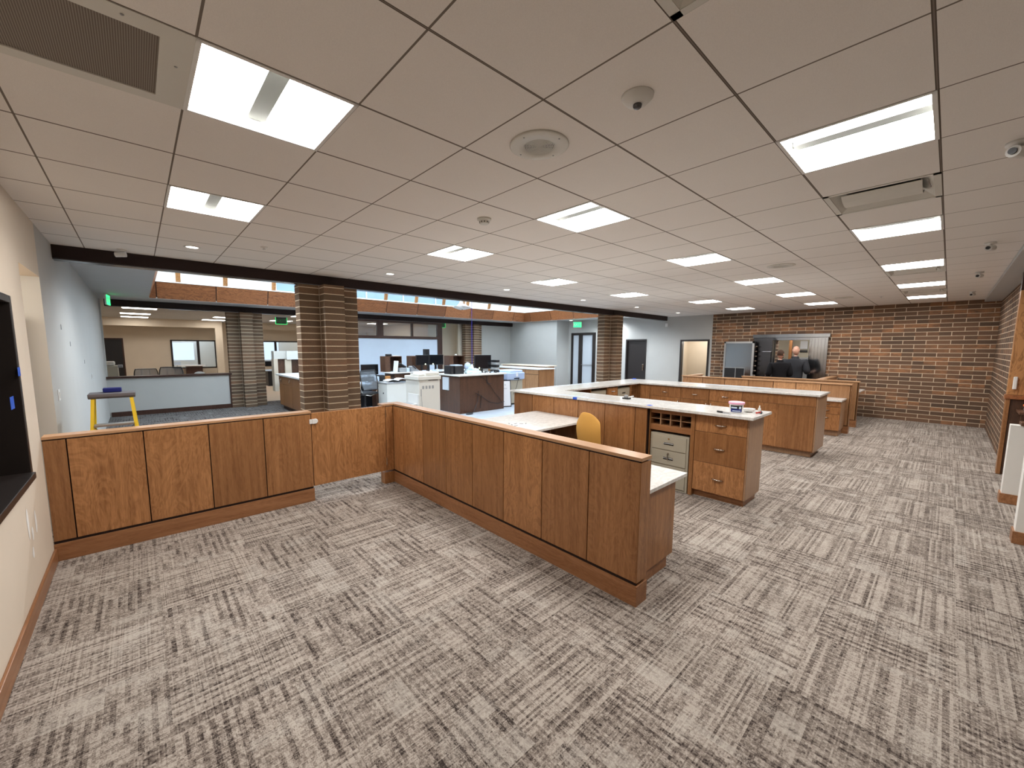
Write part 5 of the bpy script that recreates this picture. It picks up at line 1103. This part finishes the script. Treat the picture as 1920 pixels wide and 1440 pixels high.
# unseen lamps added for the adjoining rooms, and spots added to brighten the lobby
def lamp(name, x, y, z, w, size=.25, c=(1, .93, .84), spot=None):
    ld = bpy.data.lights.new(name, 'SPOT' if spot else 'POINT'); ld.energy = w; ld.color = c; ld.shadow_soft_size = size
    if spot: ld.spot_size = spot; ld.spot_blend = .6
    o = bpy.data.objects.new(name, ld); col.objects.link(o); o.location = (x, y, z); return o
lamp('side_room_lamp', 15.3, 6.0, 2.3, 30, c=(.96, .98, 1)); lamp('strongroom_lamp', 15.0, 3.3, 2.35, 24, c=(1, .98, .95)); lamp('entry_lamp', 15.5, 10.7, 2.6, 60, c=(.9, .95, 1)); lamp('alcove_lamp', -1.5, 5.1, 2.3, 22)
lamp('window_room_lamp', 2.0, 24.8, 2.6, 30, c=(.7, .85, 1)); lamp('window_room_lamp', 5.4, 24.8, 2.6, 30, c=(.7, .85, 1))
for k, (x, y) in enumerate(((.9, 7.4), (4.2, 7.4), (7.4, 7.4), (12.4, 7.4), (13.9, 9.2))):  # fixtures and spots added only to lift the lobby's brightness
    t = thing('downlight', 'added fill downlight in the grey lobby ceiling ' + ['behind the left partition', 'just behind the big column', 'before the walnut island', 'before the grey wall with the dark door', 'over the passage to the glass door'][k], 'downlight', (x, y, CL), 'added lobby fill lights')
    B().lathe((x, y, CL), [(.08, 0), (.08, -.008), (.058, -.008), (.058, 0)], 20, False).go('trim_ring', 'white', t); B().lathe((x, y, CL - .006), [(0, 0), (.057, 0), (.057, .004), (0, .004)], 20).go('lens', 'lamp', t)
    lamp('lobby_fill_lamp', x, y, CL - .03, 120, .06, (.88, .94, 1), spot=R(160))

# ---------------------------------------------------------------- people at the strongroom
def skin_mesh(verts, edges, radii, root, level=2):
    me = bpy.data.meshes.new('tmp'); me.from_pydata(verts, edges, []); o = bpy.data.objects.new('tmp', me); col.objects.link(o)
    m_ = o.modifiers.new('s', 'SKIN'); m_.use_smooth_shade = True
    if not me.skin_vertices: bpy.context.view_layer.objects.active = o
    for i, r in enumerate(radii):
        sv = me.skin_vertices[0].data[i]; sv.radius = r if isinstance(r, tuple) else (r, r); sv.use_root = (i == root)
    md = o.modifiers.new('b', 'SUBSURF'); md.levels = level; md.render_levels = level
    dg = bpy.context.evaluated_depsgraph_get(); dg.update(); ev = o.evaluated_get(dg); m2 = ev.to_mesh()
    vs_ = [tuple(v.co) for v in m2.vertices]; fs = [tuple(p.vertices) for p in m2.polygons]; ev.to_mesh_clear(); bpy.data.objects.remove(o)
    return vs_, fs
def chain_graph(chains):
    V = []; E = []; Rr = []; idx = {}
    for ch in chains:
        prev = None
        for (p, r) in ch:
            key = tuple(round(c, 4) for c in p)
            if key not in idx: idx[key] = len(V); V.append(p); Rr.append(r)
            i = idx[key]
            if prev is not None and prev != i: E.append((prev, i))
            prev = i
    return V, E, Rr
def person(X, Y, rz, h, label, top, trouser, hair, head_turn, bulk=1.0, bald=False, beard=None):
    """figure facing +y in its own frame, about 1.8 m tall before scaling"""
    k = h / 1.80; t = thing('person', label, 'person', (X, Y, 0), 'people at the strongroom')
    mt = Matrix.Translation((X, Y, 0)) @ Matrix.Rotation(rz, 4, 'Z') @ Matrix.Scale(k, 4)
    pel = (0, 0, .95); s = bulk
    def arm(sx):
        sh, el, wr, hd = (sx * .17 * s, 0, 1.385), (sx * .255 * s, -.02, 1.13), (sx * .22, .22, 1.10), (sx * .20, .30, 1.10)
        out = [[((0, 0, 1.40), .065), (sh, .050), (el, .043), (wr, .030), (hd, (.038, .020))]]
        for q, (dx, ln) in enumerate(((-.030, .060), (-.010, .072), (.010, .068), (.030, .052))):
            out.append([(hd, (.038, .020)), ((hd[0] + dx, hd[1] + .05, hd[2] - .003), .0095), ((hd[0] + dx * 1.1, hd[1] + .05 + ln * .55, hd[2] - .02), .0085), ((hd[0] + dx * 1.1, hd[1] + .05 + ln * .75, hd[2] - .05), .007)])
        out.append([(hd, (.038, .020)), ((hd[0] - sx * .045, hd[1] + .0, hd[2] - .01), .010), ((hd[0] - sx * .055, hd[1] + .045, hd[2] - .03), .008)])
        return out
    def leg(sx): return [[(pel, (.13, .10)), ((sx * .10, 0, .88), (.085, .085)), ((sx * .11, .02, .50), .055), ((sx * .115, -.02, .09), .038), ((sx * .13, .10, .05), (.042, .03)), ((sx * .135, .18, .035), (.038, .022))]]
    hx = .05 * math.sin(head_turn) * 0
    ch = [[(pel, (.13, .10)), ((0, .0, 1.12), (.115 * s, .09)), ((0, 0, 1.32), (.13 * s, .095)), ((0, 0, 1.40), .07), ((0, .0, 1.50), .052), ((0, .012, 1.56), .052)]] + arm(-1) + arm(1) + leg(-1) + leg(1)
    V, E, Rr = chain_graph(ch); vs_, fs = skin_mesh(V, E, Rr, 0)
    hb = B().add(vs_, fs)
    hd = B(); hd.ball((0, .008, 1.685), .076, .095, .115, 20, 14); hd.ball((0, .045, 1.61), .055, .055, .055, 14, 10)       # skull and jaw
    for sx in (-1, 1): hd.ball((sx * .078, .0, 1.675), .010, .020, .032, 10, 8)
    hd.ball((0, .108, 1.665), .012, .018, .022, 8, 6); hd.ball((0, .088, 1.625), .026, .012, .007, 8, 5)
    for sx in (-1, 1): hd.ball((sx * .030, .092, 1.69), .012, .010, .008, 8, 6)
    rot = Matrix.Translation((0, 0, 1.58)) @ Matrix.Rotation(head_turn, 4, 'Z') @ Matrix.Translation((0, 0, -1.58)); hd.xf(rot)
    hb.add(hd.v, hd.f); hb.xf(mt).go('body', M_skin, t, smooth=True)
    if hair:
        hh = B(); v = []; f = []; n1, n2 = 12, 20
        for i in range(n1 + 1):
            th = math.pi * i / n1 * .62
            for j in range(n2):
                a = 2 * math.pi * j / n2; front = max(0, math.sin(a)); lim = th * (1 - .38 * front)
                v.append((.083 * math.sin(lim) * math.cos(a), .008 + .102 * math.sin(lim) * math.sin(a), 1.688 + .122 * math.cos(lim)))
        for i in range(n1):
            for j in range(n2): f.append((i * n2 + j, i * n2 + (j + 1) % n2, (i + 1) * n2 + (j + 1) % n2, (i + 1) * n2 + j))
        hh.add(v, f).xf(mt @ rot).go('hair', hair, t, smooth=True)
    if beard: B().ball((0, .060, 1.60), .060, .055, .045, 14, 8).xf(mt @ rot).go('beard', beard, t, smooth=True)
    # trousers and upper garment follow the body, a little larger
    ch = [[(pel, (.16, .125)), ((sx * .10, 0, .86), (.105, .10)), ((sx * .11, .02, .50), .075), ((sx * .115, -.01, .10), .06)] for sx in (-1, 1)]
    V, E, Rr = chain_graph(ch); B().add(*skin_mesh(V, E, Rr, 0)).xf(mt).go('trousers', trouser, t, smooth=True)
    ch = [[((0, 0, .86), (.185 * s, .135)), ((0, 0, 1.0), (.19 * s, .135)), ((0, .0, 1.18), (.185 * s, .13)), ((0, -.01, 1.34), (.175 * s, .125)), ((0, -.01, 1.42), (.15 * s, .11)), ((0, .0, 1.49), (.085, .085))]]
    for sx in (-1, 1): ch.append([((0, -.01, 1.34), (.175 * s, .125)), ((sx * .20 * s, -.01, 1.385), .098), ((sx * .262 * s, -.03, 1.12), .082), ((sx * .235, .19, 1.09), .052)])
    V, E, Rr = chain_graph(ch); o = B().add(*skin_mesh(V, E, Rr, 0)).xf(mt).go('jacket', top, t, smooth=True)
    B().lathe((0, .0, 1.475), [(.088, 0), (.082, .03), (.068, .055), (.063, .05), (.072, .02)], 18, False).xf(mt).go('collar', top, t, smooth=True)
    for sx in (-1, 1): B().box(sx * .13 - .048, sx * .13 + .048, -.09, .22, 0, .075).xf(mt).go('shoe', 'black', t, .02)
k = N('skin', .55); k.base((.58, .33, .24)); k.b.inputs['Subsurface Weight'].default_value = .05; M_skin = k.m
m_h = paint('brown_hair', (.05, .025, .015), .8, bump=0); m_b = paint('black_hoodie', (.006, .006, .008), .9, bump=.3); m_j = paint('charcoal_jacket', (.028, .030, .036), .8, bump=.4, var=.25); m_t = paint('black_trousers', (.008, .008, .010), .8)
person(13.0, 3.10, R(-62), 1.77, 'person with short brown hair and beard in a black hoodie beside the bald one', m_b, m_t, m_h, R(-35), 1.0, beard=m_h)
person(13.58, 2.88, R(-95), 1.88, 'bald person in a charcoal jacket with hands in front, seen from behind', m_j, m_t, None, R(-5), 1.12)
